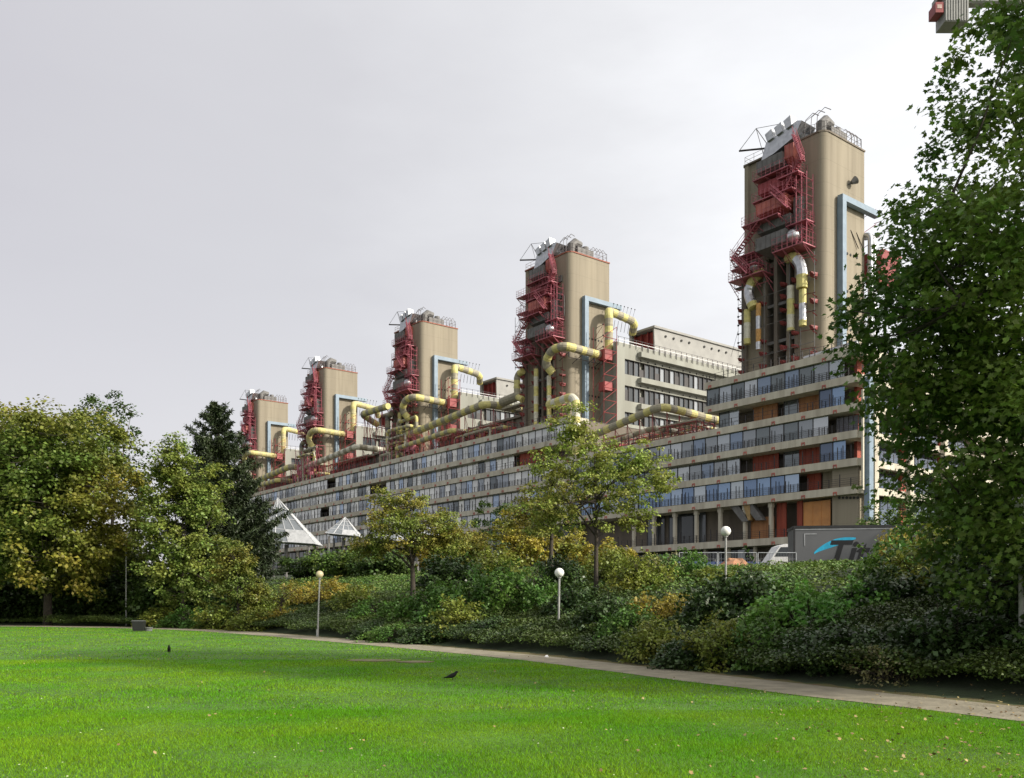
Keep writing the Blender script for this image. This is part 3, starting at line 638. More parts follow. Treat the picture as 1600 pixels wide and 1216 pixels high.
    el = MB(o); el.ball((sx1 + .6, -1.4, zs - .67 * 17.8), .95, 12); el.build('silver_elbow', SILV, root, True); el = MB(o); el.ball((sx0 - 1.2, -1.2, zs - .67 * 21), .75, 12); el.build('silver_elbow', SILV, root, True)
    # platforms with magenta rails
    def plat(xa, xb, z, dep, drop=1.5, hh=1.2):
        p = MB(o); p.box(xa, xb, yo - dep, yo - .01, z - .12, z)
        for x in np.linspace(xa + .1, xb - .1, max(2, int((xb - xa) / 1.5) + 1)):
            x = float(x); p.bar((x, yo - dep + .1, z - .1), (x, yo + .1, z - drop), .12); p.bar((x, yo - dep + .1, z - .1), (x + .8, yo - dep * .5, z - drop * .7), .09)
        p.bar((xa, yo - dep * .5, z - drop * .5), (xb, yo - dep * .5, z - drop * .5), .1)
        q = p.build('platform', MAG, root); r_ = MB(o)
        rail([(xa, yo - .1), (xa, yo - dep), (xb, yo - dep), (xb, yo - .1)], z, hh, .7, .06, r_, (.3, .6)); r_.build('railing', MAG, q)
    plat(sx0 - .8, sx1 + .6, zs - .67 * 3.9, 2.3, 1.2); plat(sx0 - .9, sx1 + 1.0, zs - .67 * 8.4, 2.3, 1.4); plat(sx0 - 2.2, sx1 - .8, zs - .67 * 12.9, 2.9, 1.9); plat(sx1 - 1.4, sx1 + 1.9, zs - .67 * 5.6, 2.2)
    plat(-.5, sx0 - .5, zs - .67 * 18.5, 2.4, 2.2); plat(-.6, sx0 + 1.1, zs - .67 * 23.2, 2.6, 2.4); plat(-.4, sx0 - .2, zs - .67 * 20.8, 2.4); plat(sx1 - 1.6, sx1 + 3.2, zs - .67 * 20.6, 3.0, 2.4, 1.7)
    plat(sx1 - .2, sx1 + 3.0, zs - .67 * 15.6, 1.9)
    if i in (1, 3): plat(-.3, sx1, zs - .67 * 6, 1.8); plat(-.3, sx1 + 1, zs - .67 * 10.5, 1.8)
    # stairs zigzag
    st = MB(o)
    def stair(xa, za, xb, zb, y):
        for dy in (0, .8):
            st.bar((xa, y - dy, za), (xb, y - dy, zb), .2); st.bar((xa, y - dy, za + 1.05), (xb, y - dy, zb + 1.05), .08); st.bar((xa, y - dy, za + .55), (xb, y - dy, zb + .55), .06)
        n = int(abs(zb - za) / .28)
        for j in range(n): t = (j + .5) / n; x = xa + (xb - xa) * t; z = za + (zb - za) * t; st.box(x - .16, x + .16, y - .8, y, z, z + .05)
        for j in range(0, n, 3): t = j / n; x = xa + (xb - xa) * t; z = za + (zb - za) * t; st.bar((x, y - .8, z), (x, y - .8, z + 1.05), .06)
    stair(sx1 - .5, zs - .67 * 9, sx1 + 2.2, zs - .67 * 2.5, -1.2); stair(sx1 + .9, zs - .67 * 12.9, sx1 - 1.8, zs - .67 * 8.4, -2.3); stair(.2, zs - .67 * 18.5, sx0 + .6, zs - .67 * 12.9, -2.0); stair(sx0 - 1.0, zs - .67 * 23.2, .3, zs - .67 * 18.5, -2.5); stair(sx1 + 2.4, zs - .67 * 4, sx1 + 1.0, zs + 1.3, -1.4)
    st.build('staircase', MAG, root)
    # lattice ladder tower on the right of the front
    lt = MB(o); xa, xb = sx1 + 1.3 * k, sx1 + 2.9 * k; za, zb = zs - .67 * 20.6, zs - .67 * 6.2
    for (x, y) in ((xa, -.3), (xb, -.3), (xa, -1.7), (xb, -1.7), ((xa + xb) / 2, -1.7)): lt.bar((x, y, za), (x, y, zb), .14)
    z = za; fl = 0
    while z < zb - .5:
        for y in (-.3, -1.7): lt.bar((xa, y, z), (xb, y, z), .09)
        lt.bar((xa, -1.7, z), (xa, -.3, z), .08); lt.bar((xb, -1.7, z), (xb, -.3, z), .08)
        lt.bar((xa if fl else xb, -1.7, z), (xb if fl else xa, -1.7, z + 1.1), .07); fl = 1 - fl; z += 1.1
    lt.build('ladder_cage', MAG, root)
    # side outriggers on the left edge
    so_ = MB(o)
    for z in (zs - .67 * 18.5, zs - .67 * 23.2, *(() if i == 0 else (zs - .67 * 9, zs - .67 * 13))):
        for dz in (0, 1.6): so_.bar((0, .4, z + dz), (-1.9, .4, z + dz), .09); so_.bar((0, 1.6, z + dz), (-1.9, 1.6, z + dz), .09); so_.bar((-1.9, .4, z + dz), (-1.9, 1.6, z + dz), .09)
        for y in (.4, 1.6): so_.bar((-1.9, y, z), (-1.9, y, z + 1.6), .1); so_.bar((-1.9, y, z), (0, y, z + 1.6), .07)
        so_.box(-1.9, 0, .4, 1.6, z - .1, z)
    z = zs - .67 * 26
    while z > H0 + 6: so_.ball((-.9, 0, z), .16, 6); so_.bar((-.9, 0, z), (0, .5, z + .3), .08); z -= 1.25
    so_.bar((-.9, 0, H0 + 4), (-.9, 0, zs - .67 * 25), .06); so_.bar((-.9, 0, H0 + 8), (-2.2, 0, H0 + 4.5), .06)
    so_.build('outrigger', RAIL, root)
    # red clamps up the ribs
    CLM = mat('clamp_red', (.26, .05, .05), rough=.6); z = H0 + 1.5
    while z < zs - .67 * 24.5:
        for x in (.2, sx0 - .3, sx0 + 3.1 * k, sx1 + .4, W_ - 1.2):
            if rr.random() < .8:
                s_ = rr.uniform(.3, .6); cl = MB(o); cl.hexa([(x - .3, -.9, z), (x + .3, -.9, z), (x + .3, -.2, z), (x - .3, -.2, z)], [(x - .15, -1.4, z + s_), (x + .15, -1.4, z + s_), (x + .4, -.2, z + s_), (x - .4, -.2, z + s_)]); cl.build('clamp', CLM, root)
        z += 1.75
    z = H0 + 2; cl = MB(o)
    while z < zs - .67 * 22: cl.bar((W_ - .8, -.5, z), (W_ - .8, -1.4, z + .2), .2); cl.bar((sx1 + 1.9, -1.5, z + .5), (W_ - .6, -1.0, z + .5), .1); cl.build('cross_tie', CLM, root); z += 2.4
    # rods
    rd = MB(o)
    for x in (.6, sx0 + .2, sx1 - .2, sx1 + 1.5, W_ - .8): rd.bar((x, -1.0, H0), (x, -1.0, zs - .67 * 22), .13)
    for z in np.arange(H0 + 3, zs - .67 * 23, 4.1): rd.bar((0, -1.05, float(z)), (W_ - .8, -1.05, float(z) + .3), .09)
    rd.build('pipe_rod', GREYM if i == 0 else mat('rust_rod', (.16, .05, .045), rough=.6), root)
    # banded pipes on the front
    def bp(name, pts, r_, mats=(YEL, PALE), bd=1.4, rf=1.1, par=root): m = MB(o); m.tube(path(pts, rf, .35), r_, 12, bands=bd); return m.build(name, list(mats), par, smooth=False)
    if i == 0:
        OR = mat('orange_pipe_wrap', (.60, .33, .10), rough=.6)
        bp('banded_pipe', [(sx1 - .8, -.3, H - 15.4), (sx1 + .9, -1.3, H - 15.9), (sx1 + 1.9, -1.3, H - 17.6), (sx1 + 1.9, -1.3, H - 20.4)], .72, (YEL, SILV), 2.4)
        bp('banded_pipe', [(sx1 + .1, -1.2, H - 19.6), (sx1 + .1, -1.2, H - 25.6)], .48, (PALE, YEL), 1.9); bp('banded_pipe', [(sx1 + 1.95, -1.2, H - 20.6), (sx1 + 1.95, -1.2, H - 25.4)], .48, (YEL, SILV), 2.0)
        bp('banded_pipe', [(sx0 - .6, -.2, H - 16), (sx0 - 1.4, -1.2, H - 16.8), (sx0 - 2.4, -1.3, H - 18.6), (sx0 - 1.4, -1.3, H - 21)], .68, (YEL, SILV), 2.6)
        bp('banded_pipe', [(1.6, -1.2, H - 21), (1.6, -1.2, H - 25.8)], .48, (YEL, PALE), 2.0); bp('banded_pipe', [(sx0 - .6, -1.2, H - 20.6), (sx0 - .6, -1.2, H - 27)], .36, (OR, SILV), 1.8)
        si = MB(o)
        for y in (D + .2, D + 1.0): si.tube(path([(W_ - .5, y, 50.4), (W_ + .8, y, 50.2), (W_ + .8, y, 36)], .8, .5), .38, 10)
        si.build('silver_duct', SILV, root, True); rp = MB(o); rp.hexa([(W_ - 1, D + 2.2, 44), (W_ + 1, D + 2.2, 44), (W_ + 1, D + 6, 44), (W_ - 1, D + 6, 44)], [(W_ - 2, D + 2, 48.5), (W_ + 1.6, D + 2, 48.5), (W_ + 1.6, D + 7, 48.5), (W_ - 2, D + 7, 48.5)]); rp.build('service_pod', RED, root, label='red pod behind the silver ducts')
        rp = MB(o)
        for z in np.arange(36, 54, 2.1): rp.bar((W_ - .3, D + .1, float(z)), (W_ + .6, D + 2, float(z) + 1.5), .08); rp.bar((W_ - .3, D + 3, float(z)), (W_ + .6, D + 3, float(z)), .1)
        rp.build('outrigger', MAG, root)
    else:
        G2 = (YEL, BRN) if i < 3 else (mat('pale_yellow_wrap', (.60, .53, .22), rough=.7), mat('pale_yellow_wrap_b', (.50, .45, .24), rough=.7))
        bp('banded_pipe', [(sx0 + .8, -1.2, 42), (sx0 + .8, -1.2, H0 + 2)], .42, (YEL, PALE), 1.6); bp('banded_pipe', [(sx1 + .2, -1.3, 40), (sx1 + .2, -1.3, H0 + 3)], .42, (PALE, YEL), 1.8)
        # the big looping duct: front -> round the corner -> up -> back towards the wing
        r2 = bthing('looping_pipe', x0 + W_, TB, 40, ['', 'yellow and brown banded pipe looping round the second tower from the right', 'pale yellow looping pipe at the right side of the middle tower', 'pale yellow looping pipe at the right side of the fourth tower', 'pale yellow looping pipe beside the smallest tower'][i], 'pipe', 'banded pipes looping round the towers')
        m = MB(-40); dd = D - 2.6
        m.tube(path([(-2.2, -2.0, 40.0), (-3.0, -3.2, 41.6), (-1.0, -3.4, 43.6), (2.4, -3.2, 43.6), (2.6, dd - .2, 43.2), (2.6, dd, 44.2), (2.6, dd, 51.4), (1.6, dd + 1.0, 52.0), (1.6, D + 5, 51.2), (-.5, D + 6.5, 50.0)], 1.3, .35), .72, 14, bands=1.35)
        m.build('duct', list(G2), r2)
        m = MB(-40)
        for y in (-2.5, 0.5, 3.5, 5.5): m.bar((2.6, y, 42.6), (.1, y, 41.6), .14); m.bar((2.6, y, 42.6), (2.6, y, 41.8), .3)
        m.bar((2.6, -2.5, 41.75), (2.6, 5.5, 41.75), .12)
        for z in (45, 47, 49): m.bar((2.6, dd - 1.2, z), (0, dd - .6, z), .1); m.ball((2.4, dd - 1.2, z), .18, 6)
        for q in range(7): y = D - 1 + q * .9; m.bar((1.6, y, 50.6), (1.2, y, 48.9), .1); m.bar((1.6, y, 51.8), (1.9, y + .3, 53.4), .06); m.ball((1.9, y + .3, 53.4), .12, 6)
        m.build('bracket', RAIL, r2)
        if i == 1:
            r3 = bthing('looping_pipe', x0 + W_, TB, 24, 'yellow banded pipe bent down like a cane at the foot of the second tower', 'pipe', 'banded pipes looping round the towers')
            m = MB(-24); m.tube(path([(-2.6, -2.6, 34.4), (3.9, -3.0, 34.6), (5.0, -3.0, 33.6), (5.0, -3.0, 24.1)], 1.2, .35), .72, 14, bands=1.3); m.build('duct', [YEL, PALE], r3)
        # grey duct boom leaving to the left with a yellow neck
        r4 = bthing('duct_boom', x0, TB, 38, ['', 'grey brown duct boom reaching left from the second tower', 'grey duct boom reaching left from the middle tower', 'short grey duct boom left of the fourth tower', 'short grey duct boom left of the smallest tower'][i], 'duct', 'duct booms left of the towers')
        L = 8.5 if i == 1 else 5
        m = MB(-38); m.tube(path([(.6, -1.0, 37.2), (-.8, -1.2, 38.0), (-.8, -1.2, 42.0), (.9, -1.2, 42.4)], 1.0, .35), .62, 12, bands=1.5); m.build('neck', list(G2) if i == 1 else [BRN, GREYM], r4)
        m = MB(-38); m.tube([(.2, 1.2, 39.2), (-L, 1.2, 38.6)], .9, 12); m.box(-L + .5, 0, .6, 2.4, 37.0, 37.3); m.build('boom', BRN, r4)
        m = MB(-38)
        for q in range(5): x = -q * 1.6 - .5; m.bar((x, 1, 37.2), (x + 1.2, 1, 35.6), .08); m.bar((x, 1, 37.2), (x, 1, 38.2), .1); m.ball((x, .6, 36.2), .16, 6)
        m.bar((0, 1, 35.7), (-6, 1, 36.0), .08); m.build('truss', RAIL, r4)
        # thin lattice mast left
        m = MB(o)
        for z in np.arange(44, 52.5, 1.1): m.bar((-2.9, 0, float(z)), (-1.7, 0, float(z)), .07); m.bar((-2.9, 0, float(z)), (-1.7, 0, float(z) + 1.1), .05)
        for x in (-2.9, -1.7): m.bar((x, 0, 43.5), (x, 0, 53.5), .1)
        m.bar((-3, 0, 44), (0, 1, 43.5), .12); m.bar((-3, 0, 51), (0, 1, 50), .08); m.build('lattice_mast', RAIL, root)
        if i == 1:       # conduits on the rounded corner
            m = MB(o)
            for z in (56.5, 53.5, 51.0): m.box(W_ - 2.6, W_ - 1.9, -.35, -.01, z, z + 1.1)
            m.tube(path([(W_ - 1.9, -.25, 54), (W_ - 1.2, -.2, 54), (W_ - 1.2, -.2, 50), (W_ - 1.9, -.25, 50)], .6, .4), .08, 6); m.build('conduit', GREYM, root)
for i in range(5): tower(i)

# ------------------------------------------------------------ pipe runs over the roofs
def roofpipe(pts, r_, label, mats=(YEL, BRN), bd=1.5, base=30.7, legs=True):
    p0 = pts[0]; root = bthing('roof_pipe', p0[0], p0[1], base, label, 'pipe', 'banded pipe runs over the roofs')
    m = MB(-base); q = [(p[0] - p0[0], p[1] - p0[1], p[2]) for p in pts]; P = path(q, 1.2, .45); m.tube(P, r_, 12, bands=bd); m.build('duct', list(mats), root)
    if legs:
        l = MB(-base); acc = 0; last = None
        for a, b in zip(P[:-1], P[1:]):
            acc += (b - a).length
            if acc > 2.4: acc = 0; l.bar((b.x, b.y, base), (b.x, b.y, b.z), .16); l.bar((b.x - .8, b.y + 1.6, base), (b.x, b.y, b.z - .3), .1); last and l.bar(last, (b.x, b.y, base + .3), .09); last = (b.x, b.y, b.z - .6)
        l.build('support', RED, root)
# between towers on the long part (i = 2,3,4 rows) and in the court beside the end block
roofpipe([(-111, 1.6, 36.0), (-80.5, 1.6, 38.0), (-80, 4, 38.2), (-80, 22, 37.4)], .72, 'long banded pipe with a bend on the roof left of the second tower')
roofpipe([(-112, .9, 33.6), (-90, .9, 34.4), (-89.6, 12, 34.2)], .5, 'thinner banded pipe below the long bent one, left of the second tower')
roofpipe([(-118, 3.2, 33.6), (-100, 3.2, 34.8), (-99.6, 12, 34.8)], .45, 'short banded pipe beneath the bent roof pipe, near the middle tower', (PALE, YEL))
roofpipe([(-110, -2.4, 42.2), (-122, -2.4, 42.4), (-122.4, 2, 40.6)], .7, 'stubby banded pipe across the foot of the middle tower', base=36)
roofpipe([(-163, 1.6, 35.0), (-132, 1.6, 36.8), (-131.6, 14, 36.6)], .7, 'banded roof pipe between middle and fourth tower', (PALE, BRN))
roofpipe([(-205, 1.4, 34.2), (-170, 1.4, 36.4), (-169.6, 10, 36.4)], .8, 'banded roof pipe between fourth tower and smallest tower')
roofpipe([(-210, .6, 32.6), (-176, .6, 33.4), (-175.6, 8, 33.4)], .6, 'lower banded pipe along the roof edge left of the fourth tower')
roofpipe([(-232, 1.4, 34.0), (-214, 1.4, 35.2), (-213.5, 9, 35)], .7, 'leftmost banded roof pipe, beside the conifer', (YEL, PALE))
roofpipe([(-52, 1.4, 27.0), (-34.5, 1.4, 29.6), (-34, 3, 29.7), (-33.6, 17, 29.0)], .62, 'banded pipe with a bend over the low court beside the end block', (YEL, BRN), base=23.9)
roofpipe([(-50, 4.4, 26.2), (-38, 4.4, 27.4), (-37.6, 14, 27.2)], .4, 'thin pale pipe behind the bent pipe over the low court', (PALE, BRN), base=23.9)
# red steel racks under the pipes
def rack(x0, x1, y0, y1, z0, z1, label, seed):
    r_ = random.Random(seed); root = bthing('pipe_rack', x0, y0, z0, label, 'steel rack', 'red steel racks on the roofs'); m = MB(); n = int((x1 - x0) / 2.6)
    for j in range(n + 1):
        x = (x1 - x0) * j / n
        for y in (0, y1 - y0): m.bar((x, y, 0), (x, y, z1 - z0), .16)
        for z in (z1 - z0, (z1 - z0) * .5): m.bar((x, 0, z), (x, y1 - y0, z), .14)
        if j < n:
            xn = (x1 - x0) * (j + 1) / n
            for y in (0, y1 - y0): m.bar((x, y, 0), (xn, y, z1 - z0), .1); m.bar((x, y, z1 - z0), (xn, y, z1 - z0), .16); m.bar((x, y, (z1 - z0) * .5), (xn, y, (z1 - z0) * .5), .12)
            if r_.random() < .35: m.box(x + .2, xn - .2, .4, y1 - y0 - .4, (z1 - z0) * .1, (z1 - z0) * r_.uniform(.4, .8))
    m.build('frame', RED, root)
    m = MB()
    for j in range(3): m.tube([(0, .5 + j * .7, (z1 - z0) + .25), (x1 - x0, .5 + j * .7, (z1 - z0) + .3)], .2, 8)
    m.build('small_pipe', mat('dull_pipe', (.38, .36, .27), rough=.7), root)
rack(-50, -30, 5, 9, 23.9, 27.3, 'red steel rack in the low court under the bent pipe', 1); rack(-98, -78, 2.2, 4.4, 30.7, 33.8, 'red steel rack on the roof left of the second tower', 2)
rack(-148, -128, 2.2, 4.4, 30.7, 34.2, 'red steel rack on the roof left of the middle tower', 3); rack(-200, -176, 2.2, 4.4, 30.7, 34.0, 'red steel rack on the roof left of the fourth tower', 4); rack(-232, -214, 2.6, 4.4, 30.7, 33.8, 'red steel rack at the far left roof end', 5)
# tangles of thinner pipes, frames and valves round each tower foot
def tangle(xa, xb, za, zb, y0, y1, label, seed, n=9):
    r_ = random.Random(seed); root = bthing('pipe_tangle', xa, y0, za, label, 'pipework', 'tangled pipework at the tower feet')
    for q in range(n):
        m = MB(); x = r_.uniform(0, (xb - xa) * .5); y = r_.uniform(0, y1 - y0); z = r_.uniform(.6, (zb - za)); x2 = x + r_.uniform(3, (xb - xa) * .6); z2 = max(.5, z + r_.uniform(-2, 1)); rad = r_.choice([.16, .22, .3, .36])
        pts = [(x, y, 0), (x, y, z), (x2, y, z + .1), (x2, y + r_.uniform(-.6, .6), z2 - 1)] if q % 3 else [(x, y + 1.5, z), (x, y - .6, z), (x2, y - .6, z), (x2, y + 2.5, z)]
        m.tube(path(pts, .6, .5), rad, 8, bands=r_.choice([.8, 1.2, 1.6])); m.build('pipe', r_.choice([[YEL, PALE], [YEL, BRN], [PALE, BRN], [MATS['dull_pipe'], BRN]]), root)
    m = MB(); x = 0
    while x < xb - xa:
        h = r_.uniform(.4, 1) * (zb - za)
        m.bar((x, 0, 0), (x, 0, h), .14); m.bar((x, y1 - y0, 0), (x, y1 - y0, h), .12); m.bar((x, 0, h), (x, y1 - y0, h), .12); m.bar((x, 0, h * .5), (x + 1.8, 0, h), .09); m.bar((x, 0, h), (x + 1.8, 0, h * .6), .1); m.bar((x, 0, h * .4), (x + 1.8, 0, h * .4), .1)
        if r_.random() < .4: m.box(x + .2, x + 1.3, .2, 1.2, h * .3, h * .6)
        x += 1.8
    m.build('frame', r_.choice([RED, MAG]), root)
tangle(-70, -58.5, 24, 31, 1.2, 3.2, 'tangle of pipes and red frames at the foot of the second tower', 51, 8); tangle(-119, -104, 30.72, 40, .6, 3.0, 'tangle of pipes and red frames at the foot of the middle tower', 52, 11)
tangle(-166, -150, 30.72, 40, .6, 3.0, 'tangle of pipes and red frames at the foot of the fourth tower', 53, 10); tangle(-210, -196, 30.72, 39, .6, 3.0, 'tangle of pipes and red frames at the foot of the smallest tower', 54, 9)
tangle(-49, -27, 23.95, 28.5, 9.5, 12.5, 'tangle of pipes and red frames at the back of the low court', 55, 9); tangle(-92, -72, 30.72, 34.5, 1.2, 3.6, 'tangle of pipes on the roof just left of the second tower', 56, 8)
# roof parapet piece and white duct at the foot of tower one
m = MB(); m.tube([(0, 0, .5), (7.6, 0, .9)], .32, 10)
for x in (1, 4, 7): m.bar((x, 0, 0), (x, 0, .6), .12)
t = bthing('roof_duct', -8.5, 1.2, 31.05, 'low silver duct on the roof edge at the foot of the right tower', 'duct'); m.build('duct', SILV, t)
# ------------------------------------------------------------ trees and shrubs
def leafmat(name, a, b, sc=.6, isl=.4, tr=.3, rough=.5, lo=.4, hi=.6): return mat(name, a, b, rough=rough, scale=sc, island=isl, trans=tr, lo=lo, hi=hi, spec=.4)
L_DG = leafmat('leaf_dark_green', (.045, .085, .018), (.075, .12, .022))
L_MG = leafmat('leaf_mid_green', (.08, .15, .025), (.13, .18, .03))
L_YG = leafmat('leaf_yellow_green', (.12, .17, .03), (.22, .20, .035))
L_BG = leafmat('leaf_bright_green', (.06, .17, .035), (.10, .22, .04))
L_GO = leafmat('leaf_gold', (.34, .27, .035), (.19, .21, .03))
L_RU = leafmat('leaf_rust', (.27, .23, .03), (.15, .19, .03))
L_NE = leafmat('needle_dark', (.024, .038, .014), (.038, .054, .018), tr=.05)
L_MAPLE = leafmat('leaf_maple', (.07, .135, .024), (.14, .21, .035), sc=.45, tr=.45)
L_BIG = leafmat('leaf_big_maple', (.11, .165, .028), (.32, .26, .04), sc=.14, tr=.35, lo=.42, hi=.64)
def tree(base, zt, env, K, m, rc, leaf, lm, label, cat='tree', group=None, name='broadleaf_tree', seed=1, r0=.2, shell=.45, tmpl=LEAF4, nl=9, flat=.6, lean=(0, 0), squash=.6, droop=.3, limbm=None, twig=True):
    """env: crown ellipsoids (cx,cy,cz,rx,ry,rz,weight) relative to the base; K leaf clumps of m leaves, radius rc"""
    r = np.random.default_rng(seed); rr = random.Random(seed)
    root = empty(name, base, 0, label, cat, group)
    W = np.array([e[6] for e in env], float); W /= W.sum()
    idx = r.choice(len(env), K, p=W); E = np.array([e[:6] for e in env])[idx]
    d = r.normal(size=(K, 3)); d /= np.linalg.norm(d, axis=1)[:, None]
    rad = r.uniform(0, 1, K) ** shell
    cc = E[:, :3] + d * E[:, 3:] * rad[:, None]
    cc[:, 2] = np.maximum(cc[:, 2], .25)
    # leaves
    rcs = rc * r.uniform(.5, 1.35, K)
    ci = np.repeat(np.arange(K), (m * r.uniform(.5, 1.4, K)).astype(int)); n = len(ci)
    off = r.normal(size=(n, 3)); off /= np.linalg.norm(off, axis=1)[:, None]; off *= (r.uniform(0, 1, n) ** .45)[:, None]
    off *= rcs[ci][:, None]; off[:, 2] *= squash
    P = cc[ci] + off
    outv = d[ci] * .6 + off / rc
    V = leaves(P, leaf, r, tmpl, out=outv, flat=flat, droop=droop)
    fast('crown', V, len(tmpl), lm, root)
    # trunk and limbs
    mb = MB(); top = Vector((lean[0], lean[1], zt))
    ctr = Vector((float(np.average([e[0] for e in env], weights=W)), float(np.average([e[1] for e in env], weights=W)), float(np.average([e[2] for e in env], weights=W))))
    pts = [Vector((0, 0, -.3)), Vector((lean[0] * .3 + rr.uniform(-.05, .05), 0, zt * .4)), top, top.lerp(ctr, .5) , ctr + Vector((0, 0, max(e[5] for e in env) * .6))]
    mb.tube(path(pts, .5, .5), r0, 8) if False else mb.tube(pts, [r0 * 1.25, r0, r0 * .85, r0 * .5, r0 * .15], 8)
    nodes = [top, top.lerp(ctr, .5), ctr]
    for i in range(nl):
        t = cc[rr.randrange(K)]; e = Vector(t) ; s = top.lerp(ctr, rr.uniform(0, .8))
        mid = s.lerp(e, .5) + Vector((rr.uniform(-.2, .2), rr.uniform(-.2, .2), rr.uniform(0, .35))) * r0 * 4
        mb.tube([s, s.lerp(mid, .5) + Vector((0, 0, r0)), mid, e], [r0 * .5, r0 * .4, r0 * .28, r0 * .07], 5)
        nodes += [mid, e, s.lerp(mid, .5), mid.lerp(e, .5)]
    if twig:
        NA = np.array([tuple(q) for q in nodes])
        for k in range(min(K, 260)):
            j = int(np.argmin(((NA - cc[k]) ** 2).sum(1) + 99 * (NA[:, 2] > cc[k][2] + .5)))
            a = Vector(NA[j]); b = Vector(cc[k]); mid = a.lerp(b, .5) + Vector((0, 0, -.06 * (b - a).length))
            mb.tube([a, mid, b], [r0 * .13, r0 * .09, r0 * .04], 3, cap=False)
    mb.build('trunk', limbm or BARK, root, smooth=True)
    return root
def at(px, Y, z=None): x = X(px, Y); return (x, Y, g(x, Y) if z is None else z)
# near right maple: trunk beyond the right edge
R1 = at(1850, 15.6)
tree((R1[0], R1[1], 0), 2.6, [(0, 0, 7.6, 5.1, 4.6, 6.0, 6), (-.9, 0, 4.4, 4.2, 3.6, 2.4, 2.2), (-3.8, 0.3, 6.6, 1.9, 2.2, 2.2, 1.5), (.4, 0, 12, 3.6, 3.5, 3.4, 2.6), (-2.3, .4, 3.0, 2.2, 2.0, 1.8, .9)],
     2000, 64, .55, .10, L_MAPLE, 'large dark green maple overhanging the lawn at the right edge', name='maple_tree', seed=4, r0=.24, shell=.4, tmpl=MAPLE, nl=16, flat=.5)
# big maple on the left
B = at(75, 57)
tree((B[0], B[1], g(B[0], B[1])), 3.0, [(0, 0, 8.2, 6.2, 5.5, 6.0, 4), (-2.5, 0, 9.5, 5.5, 5, 5.0, 2), (.5, 0, 5.2, 6.2, 5.5, 3.6, 2), (2.0, 0, 11, 3.2, 3, 2.8, .6)],
     720, 110, 1.0, .22, L_BIG, 'large round maple turning yellow on top, at the left edge of the lawn', name='maple_tree', seed=7, r0=.26, shell=.35, nl=12)
B = at(-60, 66)
tree((B[0], B[1], g(B[0], B[1])), 3, [(0, 0, 9, 6, 5, 6.4, 1), (3, 0, 11, 4.2, 4, 4.2, .6)], 300, 90, 1.1, .28, leafmat('leaf_autumn_yellow', (.26, .20, .03), (.13, .14, .025), sc=.3), 'yellow topped maple at the far left, behind the big round maple', name='maple_tree', seed=8, r0=.26, shell=.35)
B = at(175, 75)
tree((B[0], B[1], g(B[0], B[1])), 5, [(0, 0, 13.2, 3.0, 2.5, 3.8, 1), (1.0, 0, 9, 3, 2.5, 4.0, .8)], 120, 40, .7, .22, L_DG, 'thin dark tree showing behind the top of the round maple', seed=9, r0=.18)
# second group on the left of the bank
B = at(285, 54)
tree(B, 2.0, [(-.1, 0, 6.0, 2.8, 2.4, 3.2, 2), (-.5, 0, 9.6, 1.2, 1.2, 2.0, .8), (1.0, 0, 8.2, 1.8, 1.8, 2.2, 1), (.6, 0, 3.4, 3.4, 2.5, 2.2, 1.6), (-1.9, 0, 6.0, 1.1, 1.2, 2.1, .6), (-1.5, 0, 9.2, .8, .5, .6, .15)],
     400, 85, .52, .15, leafmat('leaf_lime', (.15, .22, .045), (.22, .25, .045)), 'light green tree with a pointed top left of the dark conifer', seed=10, r0=.15, shell=.4)
B = at(372, 49)
tree(B, 1.2, [(0, 0, 2.8, 1.5, 1.3, 1.7, 2), (-.6, 0, 4.0, .9, .9, 1.0, 1), (.5, 0, 1.8, 1.3, 1, 1.0, 1)], 150, 60, .38, .12, L_YG, 'small yellow green tree in front of the dark conifer', name='small_tree', seed=11, r0=.08, shell=.45)
# conifer: dark, drooping sprays
def conifer(base, H, rb, label, seed, K=210, lean=.0, name='conifer_tree', cat='conifer'):
    r = np.random.default_rng(seed); root = empty(name, base, 0, label, cat)
    mb = MB(); mb.tube([(0, 0, -.3), (0, 0, H * .5), (lean, 0, H)], [.22, .15, .02], 7); P = []
    for k in range(K):
        t = r.uniform(0, 1) ** 1.15; z = H * (.10 + .89 * t); L = rb * (1 - t) ** .8 * r.uniform(.35, 1.45) + .2; a = r.uniform(0, 6.283)
        cx = lean * t; d = np.array([math.cos(a), math.sin(a)]); rise = r.uniform(.15, .9)
        tip = np.array([cx + d[0] * L, d[1] * L, z + L * rise]); s = np.array([cx, 0, z]); mb.tube([tuple(s), tuple(tip)], [.035, .01], 3, cap=False)
        nn = int(120 * (L + .4)); q = r.uniform(.1, 1, nn) ** .8; sp = (1.12 - q) * .27 * min(L, 1.8) + .03
        off = r.normal(size=(nn, 3)) * sp[:, None] * .6; off[:, 2] = off[:, 2] * .35 - np.abs(off[:, 0]) * .3
        P.append(s + (tip - s) * q[:, None] + off)
    P = np.concatenate(P); ln = np.array([(0, 0, 0), (.16, .5, 0), (0, 1.2, 0), (-.16, .5, 0)])
    fast('crown', leaves(P, .22, r, ln, droop=.3, flat=.2), 4, L_NE, root); mb.build('trunk', BARK, root); return root
conifer(at(345, 58), 13.7, 3.7, 'dark green almost black conifer left of the smallest tower', 21, lean=-.25)
conifer(at(320, 60), 12.3, 2.2, 'narrow dark conifer tip just left of the tallest one', 23, K=130)
conifer(at(382, 60), 8.4, 2.3, 'lower dark conifer at the right flank of the tallest one', 22, K=200)
